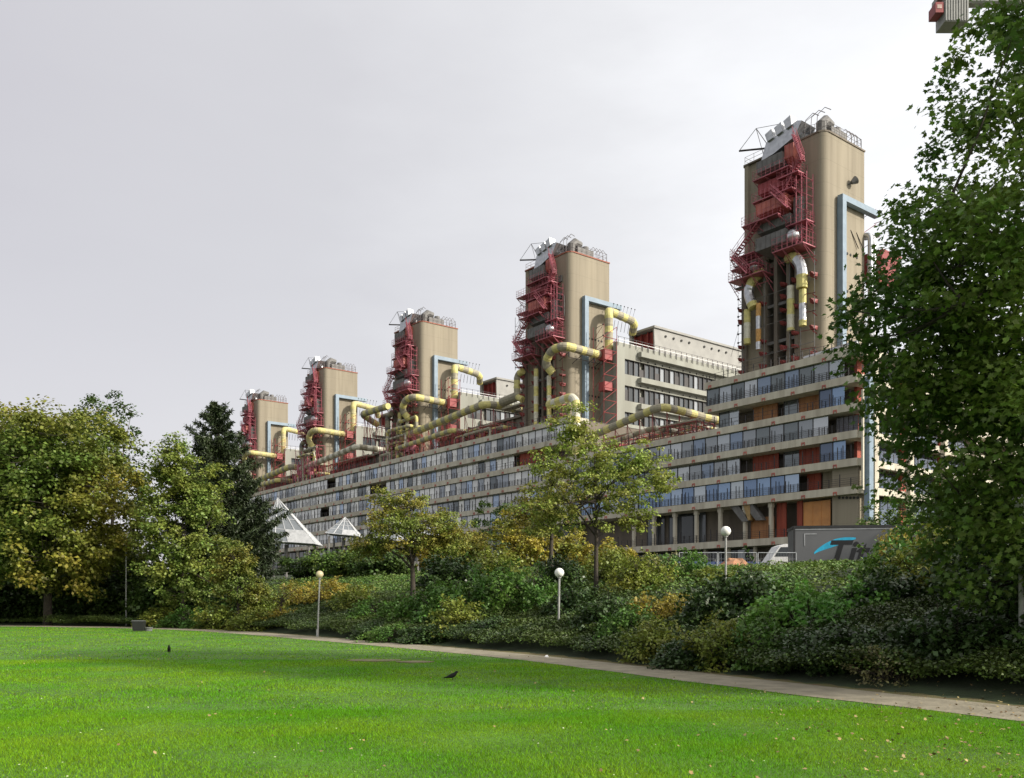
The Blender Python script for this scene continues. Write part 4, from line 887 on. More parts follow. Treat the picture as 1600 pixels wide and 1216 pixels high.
# the two slender trees on the bank crest and their neighbours
B = at(645, 42)
tree(B, 1.7, [(0, 0, 3.9, 2.6, 2.3, 1.5, 4), (-.9, 0, 5.0, 1.3, 1, .8, 1), (-2.0, .2, 3.0, 1.1, 1, .7, .9), (1.7, 0, 3.3, 1.2, 1.2, .9, 1)], 340, 48, .42, .11, leafmat('leaf_olive_rust', (.18, .23, .04), (.30, .23, .04), sc=.7, lo=.45, hi=.68),
     'open young tree with rust tinged olive leaves on the bank, centre of the picture', name='young_tree', seed=12, r0=.13, shell=.55, squash=.4, nl=14)
B = at(932, 34)
tree(B, 2.3, [(-.1, 0, 4.6, 2.0, 1.7, 1.8, 3), (-.9, 0, 6.4, 1.1, 1, 1.1, 1), (1.3, 0, 4.9, 1.6, 1.3, 1.5, 1.6), (-1.7, 0, 3.3, 1.4, 1.2, 1.1, 1.5), (1.1, 0, 3.0, 1.3, 1, .7, .7), (-2.0, 0, 5.0, .9, 1, .7, .5), (2.4, 0, 4.4, .9, 1, .6, .5)], 430, 42, .33, .10, leafmat('leaf_fresh_olive', (.23, .31, .055), (.28, .29, .06), sc=.9),
     'tall open tree with light olive leaves hiding the middle of the facade', name='young_tree', seed=13, r0=.085, shell=.6, squash=.45, nl=16)
B = at(862, 44)
tree(B, 2.0, [(0, 0, 3.5, 1.8, 1.7, 1.7, 2), (-1.0, 0, 2.7, 1.3, 1.2, 1.0, 1)], 130, 46, .42, .12, leafmat('leaf_olive', (.17, .20, .035), (.24, .20, .035)), 'olive green tree just left of the tall open tree, partly behind it', name='young_tree', seed=14, r0=.10, shell=.5)
B = at(438, 47)
tree(B, .8, [(0, 0, 1.6, 1.0, .9, .8, 2), (.5, 0, 2.0, .8, .7, .5, 1)], 60, 14, .35, .10, L_YG, 'nearly bare small tree below the white glass pyramid', name='young_tree', seed=15, r0=.07, shell=.6, nl=14)
# background rows beyond the crest
bgt = [(782, 82, 5.6, 3.2, L_DG, 'dark green tree in front of the long ribbon windows, centre'),
       (722, 66, 3.0, 2.4, L_RU, 'golden brown tree right of the young rust tinged tree'), (800, 64, 3.6, 2.5, L_GO, 'orange gold tree in the row below the dark green tree'),
       (668, 70, 2.4, 2.4, L_GO, 'low golden tree behind the trunk of the rust tinged tree'), (868, 66, 2.7, 2.3, L_RU, 'golden brown tree left of the small distant globe lamp'),
       (590, 62, 1.8, 2.4, L_DG, 'low dark tree under the faceted glass roofs'), (530, 64, 1.8, 2.4, L_MG, 'low green tree between glass pyramid and faceted roofs'),
       (480, 66, 1.5, 2.3, L_DG, 'low dark tree right below the white glass pyramid'), (940, 62, 1.8, 2.2, L_GO, 'golden bush behind the trunk of the tall open tree'),
       (1395, 64, 4.0, 3.0, L_MG, 'green tree behind the right end of the grey trailer'), (1480, 58, 4.4, 3.2, L_DG, 'dark tree behind the right maple, beyond the trailer'), (1560, 50, 5.0, 3.2, L_MG, 'green tree behind the right maple near the picture edge')]
for i, (px, Y, h, r_, lm, lab) in enumerate(bgt):
    B = at(px, Y)
    tree(B, h * .25, [(0, 0, h * .72, r_, r_ * .8, h * .55, 2), (r_ * .4, 0, h * .5, r_ * .7, r_ * .7, h * .42, 1)], 75, 62, .6, .19, lm, lab, name='background_tree', seed=40 + i, r0=.12, shell=.45, group='trees beyond the bank', twig=False, nl=6)
# dark thicket at the foot of the left trees
for i, (px, Y, h, r_, lab) in enumerate([(10, 68, 5.5, 4.5, 'dark thicket below the far left trees, leftmost'), (120, 70, 5.0, 4.5, 'dark thicket right of the big maple trunk'), (150, 63, 4.4, 3.6, 'dark thicket between big maple trunk and thin post'), (50, 64, 4.4, 3.2, 'dark thicket directly behind the big maple trunk'), (205, 64, 4.6, 3.2, 'dark thicket behind the thin pale post'), (262, 57, 3.2, 2.6, 'dark thicket under the pointed light green tree'), (-90, 62, 5.5, 5, 'dark thicket beyond the left picture edge')]):
    B = at(px, Y)
    tree(B, .6, [(0, 0, h * .45, r_, r_ * .6, h * .55, 1)], 230, 60, .8, .24, L_DG, lab, 'thicket', name='thicket', seed=60 + i, r0=.12, shell=.5, twig=False, group='dark thickets behind the lawn')
# shrubs
def shrub_mesh(kind, seed):
    r = np.random.default_rng(seed); K = {'dark': 60, 'fern': 60, 'bright': 60, 'gold': 46, 'olive': 50, 'twiggy': 26}[kind]
    d = r.normal(size=(K, 3)); d[:, 2] = np.abs(d[:, 2]); d /= np.linalg.norm(d, axis=1)[:, None]
    cc = d * (r.uniform(.15, 1, K) ** .4)[:, None] * np.array([.85, .85, .85]) * r.uniform(.8, 1.12, K)[:, None]
    per = {'dark': 62, 'fern': 62, 'bright': 66, 'gold': 56, 'olive': 55, 'twiggy': 30}[kind]
    mb = MB()
    P = []
    for k in range(K):
        c = cc[k]; mb.tube([(0, 0, -.1), tuple(c * .5 + np.array([0, 0, .1])), tuple(c)], [.018, .012, .005], 3, cap=False)
        n = per
        if kind in ('fern', 'bright'):      # arching sprays
            q = r.uniform(0, 1, n); a = math.atan2(c[1], c[0]) + r.normal(0, .5); L = .42
            p = c + np.stack([math.cos(a) * L * q, math.sin(a) * L * q, .16 * q - .40 * q * q], 1) + r.normal(size=(n, 3)) * .045
        else:
            o_ = r.normal(size=(n, 3)); o_ /= np.linalg.norm(o_, axis=1)[:, None]; p = c + o_ * (r.uniform(0, 1, n) ** .4)[:, None] * .26 * np.array([1, 1, .65])
        P.append(p)
    for k in range(20):      # stray shoots standing out of the dome
        a = r.uniform(0, 6.283); c = cc[r.integers(K)]; L = r.uniform(.35, .75); dr = np.array([math.cos(a) * .55, math.sin(a) * .55, r.uniform(.2, 1.0)]); n = 22
        q = r.uniform(.1, 1, n)[:, None]; p = c + dr * L * q; p[:, 2] -= .35 * L * q[:, 0] ** 2; P.append(p + r.normal(size=(n, 3)) * .03)
        e = c + dr * L; mb.tube([tuple(c * .6), tuple(c + dr * L * .5 - np.array([0, 0, .09 * L])), tuple(e - np.array([0, 0, .35 * L]))], [.01, .007, .003], 3, cap=False)
    P = np.concatenate(P); P[:, 2] = np.maximum(P[:, 2], .02)
    sz = {'dark': .085, 'fern': .075, 'bright': .08, 'gold': .07, 'olive': .075, 'twiggy': .06}[kind]
    V = leaves(P, sz, r, LEAF4, out=P * .5, droop=.5)
    fo = fast('foliage', V, 4, None); st = mb.build('stems', BARK)
    C.objects.unlink(fo); C.objects.unlink(st); return fo, st
SM = {}
SLM = {'dark': leafmat('shrub_dark', (.04, .075, .02), (.06, .10, .025), rough=.38, tr=.15), 'fern': leafmat('shrub_fern', (.075, .16, .028), (.12, .21, .035)), 'bright': leafmat('shrub_bright', (.13, .30, .055), (.19, .34, .06)),
       'gold': leafmat('shrub_gold', (.34, .26, .04), (.18, .18, .03)), 'olive': leafmat('shrub_olive', (.17, .22, .035), (.24, .25, .04)), 'twiggy': leafmat('shrub_twiggy', (.22, .20, .09), (.14, .15, .05))}
def shrub(px, Y, r_, h, kind, label, rot, dz=0):
    v = rot % 2
    if (kind, v) not in SM:
        f_, s_ = shrub_mesh(kind, 90 + len(SM)); f_.data.materials.clear(); f_.data.materials.append(SLM[kind]); SM[(kind, v)] = (f_, s_)
    f_, s_ = SM[(kind, v)]; b = at(px, Y)
    root = empty('shrub', (b[0], b[1], b[2] - .05 + dz), rot * 1.3, label, 'shrub', 'shrubs planted on the bank')
    root.scale = (r_, r_, h)
    for q in (f_, s_): c = q.copy(); C.objects.link(c); c.parent = root
SH = [ # px, Y, radius, height, kind, label
 (250, 54, 1.7, 1.3, 'olive', 'olive green shrub just right of the dark litter bin'), (300, 52, 1.8, 1.5, 'fern', 'green shrub second from the litter bin along the path'),
 (345, 49.5, 1.8, 1.5, 'olive', 'olive shrub below the small yellow green tree'), (392, 46.8, 1.6, 1.3, 'olive', 'light olive shrub below the nearly bare small tree'),
 (408, 50, 1.6, 1.9, 'olive', 'tall olive shrub behind and above the others left of the left lamp'), (440, 47, 1.4, 1.1, 'gold', 'yellowish shrub left of the left globe lamp'), (470, 52, 1.6, 1.7, 'gold', 'yellow shrub directly behind the left globe lamp'),
 (520, 50, 1.9, 1.7, 'gold', 'golden shrub right of the left globe lamp'), (320, 56, 2.0, 2.0, 'dark', 'dark shrub under the pointed light green tree'), (365, 54, 2.0, 2.1, 'dark', 'dark shrub below the dark conifer'),
 (560, 46, 1.8, 1.5, 'olive', 'light shrub at the top of the rough grass slope'), (590, 42, 1.5, 1.2, 'fern', 'green shrub left of the young rust tinged tree trunk'),
 (575, 36, 1.0, .8, 'dark', 'low dark shrub at the foot of the grass slope'), (612, 34, 1.1, .9, 'fern', 'low fern green shrub above the path, under the rust tinged tree'),
 (640, 38.5, 1.5, 1.4, 'fern', 'fern green shrub in front of the rust tinged tree trunk'), (690, 37, 1.9, 2.2, 'fern', 'fern green shrub right of the rust tinged tree trunk'),
 (738, 36.5, 1.9, 2.4, 'fern', 'tall fern green shrub in the middle of the green mass left of the middle lamp'), (790, 35.5, 1.8, 2.3, 'fern', 'fern green shrub two shrubs left of the middle lamp'),
 (832, 34.5, 1.5, 2.0, 'fern', 'fern green shrub just left of the middle globe lamp'), (720, 33.5, 1.4, 1.5, 'olive', 'olive shrub with yellowish leaves in front of the fern green mass'), (765, 31.5, 1.0, .8, 'dark', 'low dark shrub below the fern green mass'),
 (660, 33.0, 1.1, .8, 'dark', 'low dark shrub beside the path, under the fern green mass'), (700, 46, 2.2, 2.2, 'dark', 'dark shrub on the crest behind the fern green mass'), (770, 48, 2.2, 1.8, 'olive', 'olive shrub on the crest behind the fern green mass'),
 (880, 36, 1.3, 1.7, 'dark', 'dark shrub right behind the middle globe lamp'), (905, 32, 1.3, 1.4, 'dark', 'glossy dark shrub right of the middle lamp post'), (955, 37, 1.5, 1.7, 'olive', 'olive shrub behind the trunk of the tall open tree'),
 (940, 28, 1.3, 1.4, 'dark', 'low glossy dark shrub in front of the tall tree trunk'), (1000, 33, 1.5, 1.5, 'olive', 'olive shrub right of the tall tree trunk'), (985, 26, 1.2, 1.4, 'fern', 'green shrub below the tall tree, nearer the path'),
 (1030, 27, 1.25, 1.45, 'gold', 'golden leaved shrub between the tall tree and the right lamp'), (1072, 26.5, 1.0, 1.3, 'gold', 'second golden shrub right of the first, beside dark shrub'), (1025, 35, 1.1, 1.7, 'twiggy', 'pale twiggy half bare shrub on the crest'),
 (1060, 36, 1.6, 1.5, 'fern', 'green shrub on the crest below the blue fence'), (1025, 22.6, 1.1, 1.15, 'olive', 'low olive shrub near the path below the golden shrubs'), (1075, 21, .95, .85, 'dark', 'low dark shrub near the path below the right lamp'),
 (1110, 24.5, 1.35, 1.7, 'dark', 'drooping dark shrub left below the right globe lamp'), (1165, 24.5, 1.4, 1.75, 'dark', 'drooping dark shrub right below the right globe lamp'), (1185, 31, 1.4, .8, 'fern', 'green shrub on the crest right of the right lamp'),
 (1120, 34, 1.4, .6, 'olive', 'low olive shrub behind the right globe lamp'), (1130, 20.4, 1.1, 1.2, 'olive', 'small olive shrub at the path below the drooping dark ones'), (1195, 20, 1.1, 1.3, 'fern', 'small green shrub left below the bright arching one'),
 (1265, 21.5, 1.5, 1.55, 'bright', 'bright green arching shrub in front of the grey trailer'), (1225, 26, 1.2, 1.0, 'fern', 'green shrub left of the bright arching one'), (1328, 22, 1.2, 1.4, 'bright', 'second bright green arching shrub, right of the larger one'),
 (1412, 35, 1.15, 1.7, 'gold', 'yellow leaved shrub just right of the trailer lettering'), (1415, 31, 1.3, 1.8, 'gold', 'yellow shrub between trailer and right maple'), (1265, 18.5, 1.0, .95, 'dark', 'low dark shrub at the path below the bright arching shrub'),
 (1330, 18, 1.1, 1.1, 'dark', 'low dark shrub second right of the one under the bright arching shrub'), (1390, 22, 1.3, 1.4, 'dark', 'dark shrub under the left branches of the right maple'), (1390, 16.6, .9, .85, 'twiggy', 'pale flecked low shrub at the path under the right maple'),
 (1450, 17, 1.1, 1.2, 'dark', 'dark shrub at the path under the right maple'), (1470, 23, 1.6, 1.9, 'olive', 'olive shrub in the shade behind the right maple branches'), (1515, 16.5, 1.1, 1.2, 'dark', 'dark shrub left of the pale post at the right edge'), (1540, 21, 1.5, 1.9, 'dark', 'tall dark shrub behind the pale post at the right edge'),
 (1590, 17.5, 1.1, 1.4, 'dark', 'dark shrub at the right picture edge behind the pale post'), (1440, 27, 1.7, 2.2, 'fern', 'green shrub behind the dark ones under the right maple'), (1655, 15.5, 1.3, 1.5, 'dark', 'dark shrub beyond the right picture edge')]
for i, s in enumerate(SH): shrub(*s, i)
# ------------------------------------------------------------ small things
GLOBE = mat('opal_globe', (.82, .82, .78), (.80, .80, .76), rough=.25); POST = mat('lamp_post_paint', (.36, .36, .35), (.26, .26, .25), rough=.5, scale=6)
def lamp(px, Y, zg, rg, label, z0=None, lean=0, gm=None, w_=.035):
    x = X(px, Y); z = g(x, Y) if z0 is None else z0; H = zg - z
    root = empty('globe_lamp', (x, Y, z), 0, label, 'street lamp', 'globe lamps')
    m = MB(); m.tube([(0, 0, -.2), (lean * .5, 0, H * .5), (lean, 0, H - rg * .9)], w_, 10); m.tube([(0, 0, 0), (0, 0, .35)], w_ * 1.6, 10); m.build('post', POST, root)
    m = MB(); m.tube([(lean, 0, H - rg * 1.12), (lean, 0, H - rg * .8)], rg * .42, 12); m.build('collar', POST, root)
    m = MB(); m.ball((lean, 0, H), rg, 20); m.build('globe', gm or GLOBE, root, True)
lamp(872.5, 29, 2.49, .155, 'globe lamp in the middle of the bank, right of the fern green shrubs', lean=.03)
lamp(496, 39, 2.72, .165, 'globe lamp with yellowish globe at the left, behind the grass slope', lean=.1, gm=mat('yellowed_globe', (.72, .62, .38), rough=.3))
lamp(1134, 30, 3.91, .17, 'globe lamp on the crest in front of the hospital ground floor')
lamp(891, 92, 6.95, .28, 'tiny distant globe lamp left of the tall open tree')
lamp(1596, 15.6, 3.3, .16, 'pale lamp post at the right picture edge, its globe inside the maple', w_=.045)
lamp(197, 56, 5.6, .2, 'thin pale post under the left maple')
# blackbirds
def bird(px, Y, rz, label, sc=1, upright=0):
    root = empty('blackbird', (X(px, Y), Y, .015), rz, label, 'bird'); BK = mat('black_feather', (.006, .006, .007), (.01, .01, .01), rough=.7, spec=.2)
    a = upright; ca, sa = math.cos(a), math.sin(a)
    def P(x, z, y=0): x -= -.0; return ((x * ca - (z - .06) * sa) * sc, y * sc, ((x * sa + (z - .06) * ca) + .06) * sc)
    b = MB(); st = [(-.155, .048, .006), (-.12, .050, .014), (-.075, .058, .020), (-.045, .070, .034), (0, .082, .043), (.035, .095, .043), (.062, .115, .032), (.078, .138, .026), (.095, .150, .024), (.112, .150, .016), (.122, .148, .006)]
    b.tube([P(x, z) for x, z, r in st], [r * sc for x, z, r in st], 12); b.build('body', BK, root, True)
    for s in (-1, 1):
        wv = [(.03, .10), (.0, .115), (-.05, .095), (-.10, .062), (-.05, .060), (0, .065)]; n = 6
        q = MB(); q._add([P(x, z, s * (.040 + .004 * (k % 2))) for k, (x, z) in enumerate(wv)] + [P(x, z, s * .030) for x, z in wv], [tuple(range(n)), tuple(range(n, 2 * n))[::-1]] + [(j, n + j, n + (j + 1) % n, (j + 1) % n) for j in range(n)]); q.build('wing', BK, root)
        q = MB(); q.tube([P(.005, .05, s * .016), (.012 * sc, s * .018 * sc, .022 * sc), (.006 * sc, s * .018 * sc, .002)], .0035 * sc, 5)
        for dx, dy in ((.03, .01), (.034, 0), (.03, -.01), (-.02, 0)): q.tube([(.006 * sc, s * .018 * sc, .003), ((.006 + dx) * sc, (s * .018 + dy) * sc, .001)], .002, 4)
        q.build('leg', mat('dark_leg', (.03, .02, .015)), root)
    q = MB(); q.tube([P(.118, .149), P(.150, .144)], [.006 * sc, .001], 6); q.build('beak', mat('beak', (.35, .16, .02), rough=.4), root)
bird(706, 17.8, R(12), 'blackbird standing side on in the middle of the lawn, facing right', 1.05)
bird(264, 27.4, R(-70), 'distant blackbird standing upright on the left of the lawn', 1.05, R(38))
# litter bin and stone block by the path's far end
bx_ = X(217, 46); root = empty('litter_bin', (bx_, 46, 0), R(8), 'dark boxy litter bin with pale lid at the far left end of the path', 'litter bin')
m = MB(); m.hexa([(-.25, -.22, .04), (.25, -.22, .04), (.25, .22, .04), (-.25, .22, .04)], [(-.29, -.25, .52), (.29, -.25, .52), (.29, .25, .52), (-.29, .25, .52)]); m.build('body', mat('bin_green_black', (.014, .015, .014), rough=.6), root)
m = MB(); m.hexa([(-.32, -.27, .523), (.31, -.27, .523), (.31, .27, .523), (-.32, .27, .523)], [(-.30, -.2, .57), (.22, -.2, .57), (.22, .2, .57), (-.30, .2, .57)]); m.build('lid', mat('bin_lid', (.07, .075, .07), rough=.5), root)
m = MB(); m.prism([(.19 * math.cos(t), .15 * math.sin(t)) for t in np.linspace(0, 6.28, 13)[:-1]], 0, .15); m.prism([(.22 * math.cos(t), .18 * math.sin(t)) for t in np.linspace(0, 6.28, 13)[:-1]], .153, .2)
o = m.build('stone_block', mat('grey_stone', (.16, .17, .16), rough=.9, bump=.4), label='low grey stone block right of the litter bin', cat='stone block'); o.location = (X(232, 46.3), 46.3, 0)
# paper scrap at the path's edge
m = MB(); m.hexa([(-.06, -.04, 0), (.06, -.05, 0), (.05, .05, 0), (-.05, .04, 0)], [(-.03, -.02, .05), (.04, -.03, .03), (.03, .03, .06), (-.04, .02, .04)]); o = m.build('paper_scrap', WHITE, label='small crumpled white paper at the path edge right of the middle lamp', cat='litter'); o.location = (X(857, 23.6), 24.9, .02)
# grey trailer with lettering
TY = 52; tx0, tx1 = X(1241, TY), X(1482, TY); gz = 2.9; root = empty('box_trailer', (tx0, TY, gz), R(-9), 'grey box trailer with a cyan swoosh and black lettering behind the shrubs', 'trailer'); L = tx1 - tx0; zt = EYE + (HOR - 822) / F * TY - gz
TG = mat('trailer_grey', (.11, .113, .12), (.097, .10, .107), rough=.45, scale=.8)
m = MB(); m.box(0, L, 0, 2.5, .95, zt - .16); m.build('box', TG, root)
m = MB(); m.box(-.05, L + .05, -.05, 2.55, zt - .157, zt); m.box(-.05, L + .05, -.03, 2.5, .75, .947); m.box(-.05, .05, -.055, -.005, .95, zt - .16); m.build('edge_rail', mat('trailer_black', (.02, .02, .022), rough=.4), root)
m = MB(); m.box(-.04, L, -.028, -.004, zt - .24, zt - .17); m.box(.55, .6, -.02, -.003, zt - 1.15, zt - .5); m.box(.55, 1.25, -.021, -.003, zt - .5, zt - .45); m.build('trim', mat('pale_trim', (.35, .36, .38)), root)
for x in (L - 3.4, L - 2.1, L - .9):
    q = MB()
    for y in (.1, 2.1): q.tube([(x, y, .5), (x, y + .3, .5)], .5, 20)
    wo = q.build('wheel', mat('tyre', (.02, .02, .02)), root); q = MB(); q.tube([(x, .08, .5), (x, .12, .5)], .26, 14); q.build('rim', SILV, wo)
m = MB(); m.box(1.6, 1.75, .4, .55, 0, .75); m.box(1.6, 1.75, 1.9, 2.05, 0, .75); m.build('landing_leg', GREYM, root)
def text(s, size, loc, par, m_, name='lettering', shear=.3, off=.01, ext=.006, rx=R(90)):
    cu_ = bpy.data.curves.new(name, 'FONT'); cu_.body = s; cu_.size = size; cu_.shear = shear; cu_.offset = off; cu_.extrude = ext
    to = bpy.data.objects.new(name, cu_); C.objects.link(to); bpy.context.view_layer.update()
    me_ = bpy.data.meshes.new_from_object(to.evaluated_get(bpy.context.evaluated_depsgraph_get())); C.objects.unlink(to)
    o_ = bpy.data.objects.new(name, me_); C.objects.link(o_); me_.materials.clear(); me_.materials.append(m_); o_.location = loc; o_.rotation_euler = (rx, 0, 0); o_.parent = par; return o_
sx = X(1283, TY) - tx0; zb = EYE + (HOR - 886) / F * TY - gz
text('Tit', 1.95, (sx + .12, -.012, zb + .15), root, mat('letter_black', (.006, .006, .008), rough=.4), off=.045)
m = MB(); cyan = mat('swoosh_cyan', (.02, .42, .68), rough=.4); n = 14; up = []; dn = []
for k in range(n + 1):
    t = k / n; x = sx - .45 + 2.3 * t; z = zb + .75 + .85 * t ** .75; wdt = .30 * math.sin(math.pi * min(1, t * .9 + .06)) + .03; up.append((x, -.008, z + wdt)); dn.append((x, -.008, z - wdt * .25))
for k in range(n): m.hexa([dn[k], dn[k + 1], (dn[k + 1][0], -.003, dn[k + 1][2]), (dn[k][0], -.003, dn[k][2])], [up[k], up[k + 1], (up[k + 1][0], -.003, up[k + 1][2]), (up[k][0], -.003, up[k][2])])
m.build('swoosh', cyan, root)
m = MB(); x = sx + .35; m.hexa([(x - .35, -.009, zb - .1), (x + .1, -.009, zb - .1), (x + .1, -.004, zb - .1), (x - .35, -.004, zb - .1)], [(x - .05, -.009, zb + .35), (x + .2, -.009, zb + .35), (x + .2, -.004, zb + .35), (x - .05, -.004, zb + .35)]); m.build('swoosh', mat('swoosh_teal', (.02, .30, .25), rough=.4), root)
m = MB(); m.ball((sx + 2.35, 0, zb + .42), .2, 12, .8); 
for v in range(len(m.v)): m.v[v] = (m.v[v][0], -.004 - .01 * (m.v[v][1] < 0), m.v[v][2])
m.build('swoosh', mat('swoosh_navy', (.03, .05, .25), rough=.4), root)
# white van beside the trailer
VY = 56; vx = X(1203, VY); z = 3.05; root = empty('white_van', (vx, VY, z), 0, 'white van roof just left of the grey trailer', 'van'); k = VY / F; vt = EYE + (HOR - 850) / F * VY - z
prof = [(0, .45), (-.05, .95), (.15, 1.25), (.62, vt - .12), (.95, vt), (2.6, vt), (2.75, vt - .1), (2.8, .45)]; m = MB(); n = len(prof)
m._add([(x, 0, q) for x, q in prof] + [(x, 1.8, q) for x, q in prof], [tuple(range(n)), tuple(range(n, 2 * n))[::-1]] + [(j, n + j, n + (j + 1) % n, (j + 1) % n) for j in range(n)]); m.build('body', WHITE, root)
m = MB(); m.hexa([(.28, -.012, 1.28), (1.15, -.012, 1.28), (1.15, -.003, 1.28), (.28, -.003, 1.28)], [(.68, -.012, vt - .2), (1.15, -.012, vt - .2), (1.15, -.003, vt - .2), (.68, -.003, vt - .2)]); m.box(1.3, 2.5, -.012, -.003, 1.28, vt - .2); m.build('window', GL_DARK, root)
for x in (.6, 2.2): m = MB(); m.tube([(x, -.05, .33), (x, .2, .33)], .33, 18); m.tube([(x, 1.6, .33), (x, 1.85, .33)], .33, 18); m.build('wheel', MATS['tyre'], root)
# blue site hoarding and wire fence
HY = 66; hx0, hx1 = X(1048, HY), X(1236, HY); z = 3.9; root = empty('blue_hoarding', (hx0, HY, z), R(2), 'dark blue site hoarding in front of the hospital ground floor', 'hoarding'); L = hx1 - hx0; m = MB(); n = 8
for j in range(n): m.box(L * j / n + .02, L * (j + 1) / n - .02, 0, .06, -.8, .55 + .06 * (j % 3 == 1))
m.build('board', mat('hoarding_blue', (.025, .05, .15), (.02, .04, .12), rough=.6), root); m = MB()
for j in range(n + 1): m.box(L * j / n - .05, L * j / n + .05, .065, .15, -.8, .7)
m.build('post', GREYM, root)
FY = 50; fx0, fx1 = X(1060, FY), X(1245, FY); root = empty('wire_fence', (fx0, FY, 3.0), 0, 'grey mobile wire fence in front of the blue hoarding', 'fence'); L = fx1 - fx0; n = 3
for j in range(n):
    m = MB(); a, b = L * j / n + .04, L * (j + 1) / n - .04
    for x in (a, b): m.tube([(x, 0, 0), (x, 0, 1.25)], .025, 6)
    m.tube([(a, 0, 1.25), (b, 0, 1.25)], .025, 6); m.tube([(a, 0, .1), (b, 0, .1)], .02, 6)
    for x in np.arange(a, b, .16): m.bar((float(x), 0, .1), (float(x), 0, 1.25), .008)
    for q in (.3, .6, .9): m.bar((a, 0, q), (b, 0, q), .012)
    m.build('fence_panel', mat('fence_zinc', (.4, .42, .44), rough=.4, metal=.6), root)
# heap of orange earth behind the crest
HYp = 47; m = MB(); r_ = random.Random(4); n = 16; rings = [(1.15, 0), (1.0, .35), (.7, .85), (.35, 1.15)]
vs = []; 
for q, (rd_, zz) in enumerate(rings):
    for j in range(n): a = 6.283 * j / n; f = rd_ * r_.uniform(.85, 1.12); vs.append((f * 1.2 * math.cos(a), f * math.sin(a), zz * r_.uniform(.88, 1.1)))
vs.append((0, 0, 1.25)); fs = [(q * n + j, q * n + (j + 1) % n, (q + 1) * n + (j + 1) % n, (q + 1) * n + j) for q in range(3) for j in range(n)] + [(3 * n + j, 3 * n + (j + 1) % n, 4 * n) for j in range(n)]
m._add(vs, fs); o = m.build('earth_heap', mat('orange_earth', (.42, .20, .11), (.30, .17, .10), rough=1, scale=3, bump=.6), label='heap of orange brown earth behind the crest near the right globe lamp', cat='earth heap'); o.location = (X(1150, HYp), HYp, 2.55)
# glass pyramids over the entrance: white ribs and panels
PG = mat('hazy_glass', (.26, .28, .30), (.18, .20, .21), rough=.2, scale=.7, metal=.3)
def pyramid(px, Y, px0, px1, pyb, pyt, label, skew=0, solid=False, dep=4.0, apx=None):
    x0, x1 = X(px0, Y) - X(px, Y), X(px1, Y) - X(px, Y); zb = EYE + (HOR - pyb) / F * Y; ztop = EYE + (HOR - pyt) / F * Y; gz = g(X(px, Y), Y)
    root = empty('glass_pyramid', (X(px, Y), Y, gz), 0, label, 'glass roof', 'glass roofs by the entrance'); zb -= gz; ztop -= gz
    ap = Vector((skew, dep * .5, ztop)); cs = [Vector((x0, 0, zb + .4)), Vector((x1, 0, zb)), Vector((x1, dep, zb)), Vector((x0, dep, zb + .4))]
    gl = MB(); wb = MB()
    for j in range(4):
        a, b = cs[j], cs[(j + 1) % 4]
        gl._add([tuple(a), tuple(b), tuple(ap)], [(0, 1, 2)])
        for q in range(5):
            p = a.lerp(b, q / 4); wb.bar(p, ap, .12)
        for t in (0, .28, .52, .74): wb.bar(a.lerp(ap, t), b.lerp(ap, t), .1)
        if j in (0, 1): # opaque white lower panel row
            c_ = a.lerp(ap, .28); d_ = b.lerp(ap, .28); nrm = (b - a).cross(ap - a).normalized() * -.06
            gl2 = [a.lerp(b, .5) - nrm, b - nrm, d_ - nrm, c_.lerp(d_, .5) - nrm]; wb._add([tuple(v) for v in gl2], [(0, 1, 2, 3)])
    gl.build('glazing', PG, root); wb.build('rib', PYR, root)
    m = MB()
    for c_ in cs: m.tube([(c_.x * .8, c_.y * .8 + .3, -.5), (c_.x * .8, c_.y * .8 + .3, zb)], .12, 8)
    m.tube([(0, dep * .5, -.5), (0, dep * .5, zb)], .2, 8); m.build('column', GREYM, root)
pyramid(440, 100, 408, 492, 850, 775, 'tall white ribbed glass pyramid right of the dark conifer', skew=-1.0)
pyramid(532, 108, 508, 560, 838, 806, 'low faceted grey glass roof right of the tall glass pyramid', skew=.2)
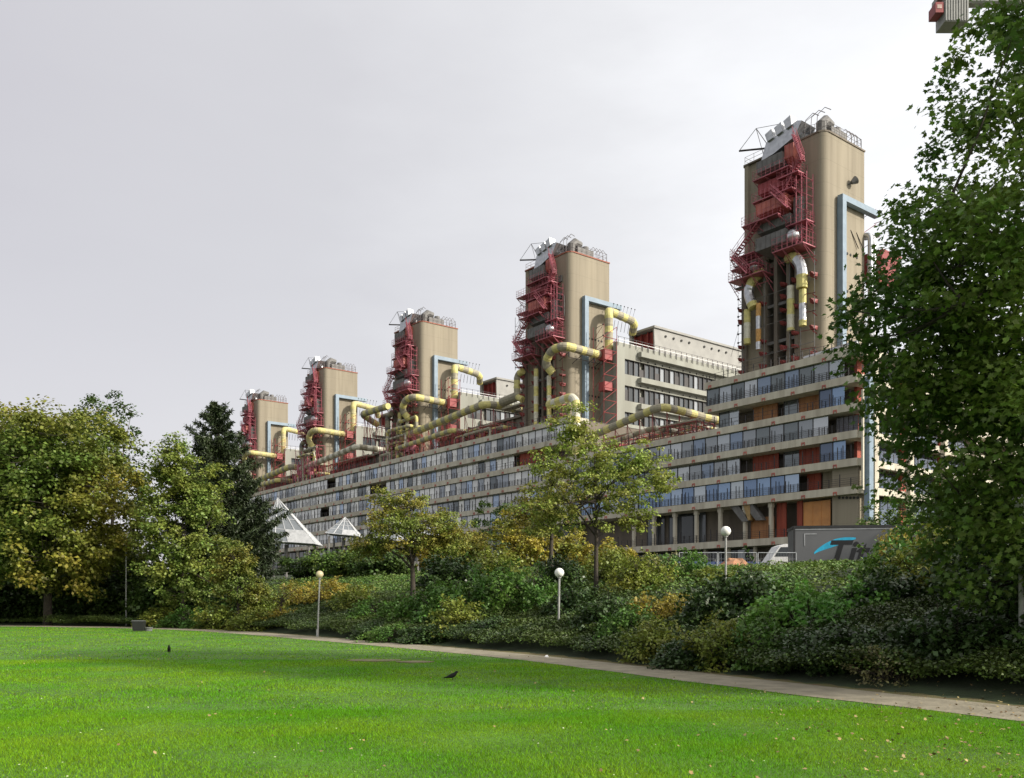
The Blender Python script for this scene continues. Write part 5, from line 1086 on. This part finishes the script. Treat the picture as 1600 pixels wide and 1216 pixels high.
pyramid(620, 104, 578, 660, 848, 812, 'wide white glass roof behind the young rust tinged tree', skew=.4)
pyramid(672, 106, 648, 702, 838, 816, 'small white glass roof right of the wide one', skew=-.3)
# tower crane: counterweight end of the jib, upper right corner
CY = 95; kk = CY / F; cxr, czr = X(1640, CY), EYE; z = lambda py: EYE + (HOR - py) * kk; xx = lambda px: (px - 1640) * kk
root = empty('tower_crane', (cxr, CY, g(cxr, CY)), 0, 'tower crane whose grey counterweight and red winch show in the upper right corner', 'crane'); gz = g(cxr, CY)
CR = mat('crane_grey', (.33, .33, .31), (.26, .26, .25), rough=.6)
m = MB(-gz); x0, x1 = xx(1469), xx(1506); m.box(x0, x1, -1.0, 1.0, z(43), z(6))
for j in range(9): x = x0 + (x1 - x0) * (j + .5) / 9; m.box(x - .07, x + .07, -1.1, -1.003, z(42), z(8))
m.build('counterweight', CR, root)
m = MB(-gz); m.box(xx(1462), xx(2000), -.6, .9, z(4), z(-3)); m.bar((xx(1500), -.8, z(10)), (xx(1700), -.8, z(14)), .35); m.bar((xx(1512), -.8, z(-4)), (xx(1545), -.8, z(18)), .3); m.build('jib', CR, root)
m = MB(-gz); m.box(xx(1455), xx(1467.5), -1.0, .6, z(29), z(13)); m.build('winch_box', RED, root)
m = MB(-gz); m.box(xx(1457.5), xx(1464.5), -1.03, -1.003, z(23), z(17)); m.build('warning_plate', mat('plate_pale', (.6, .45, .4)), root)
m = MB(-gz)
for px in (1453, 1460, 1468): m.bar((xx(px), -1, z(10)), (xx(px), -1, z(-10)), .1)
for py in (9, 2, -5): m.bar((xx(1453), -1, z(py)), (xx(1468), -1, z(py)), .08)
m.build('railing', RED, root)
m = MB(-gz)
for sx_ in (-.9, .9):
    for sy in (-.9, .9): m.bar((sx_, sy, gz), (sx_, sy, z(-60)), .2)
zz = gz
while zz < z(-50):
    for s in (-.9, .9): m.bar((-.9, s, zz), (.9, s, zz + 1.8), .1); m.bar((s, -.9, zz), (s, .9, zz + 1.8), .1)
    zz += 1.8
m.build('mast', mat('crane_red', (.38, .06, .05), rough=.6), root)
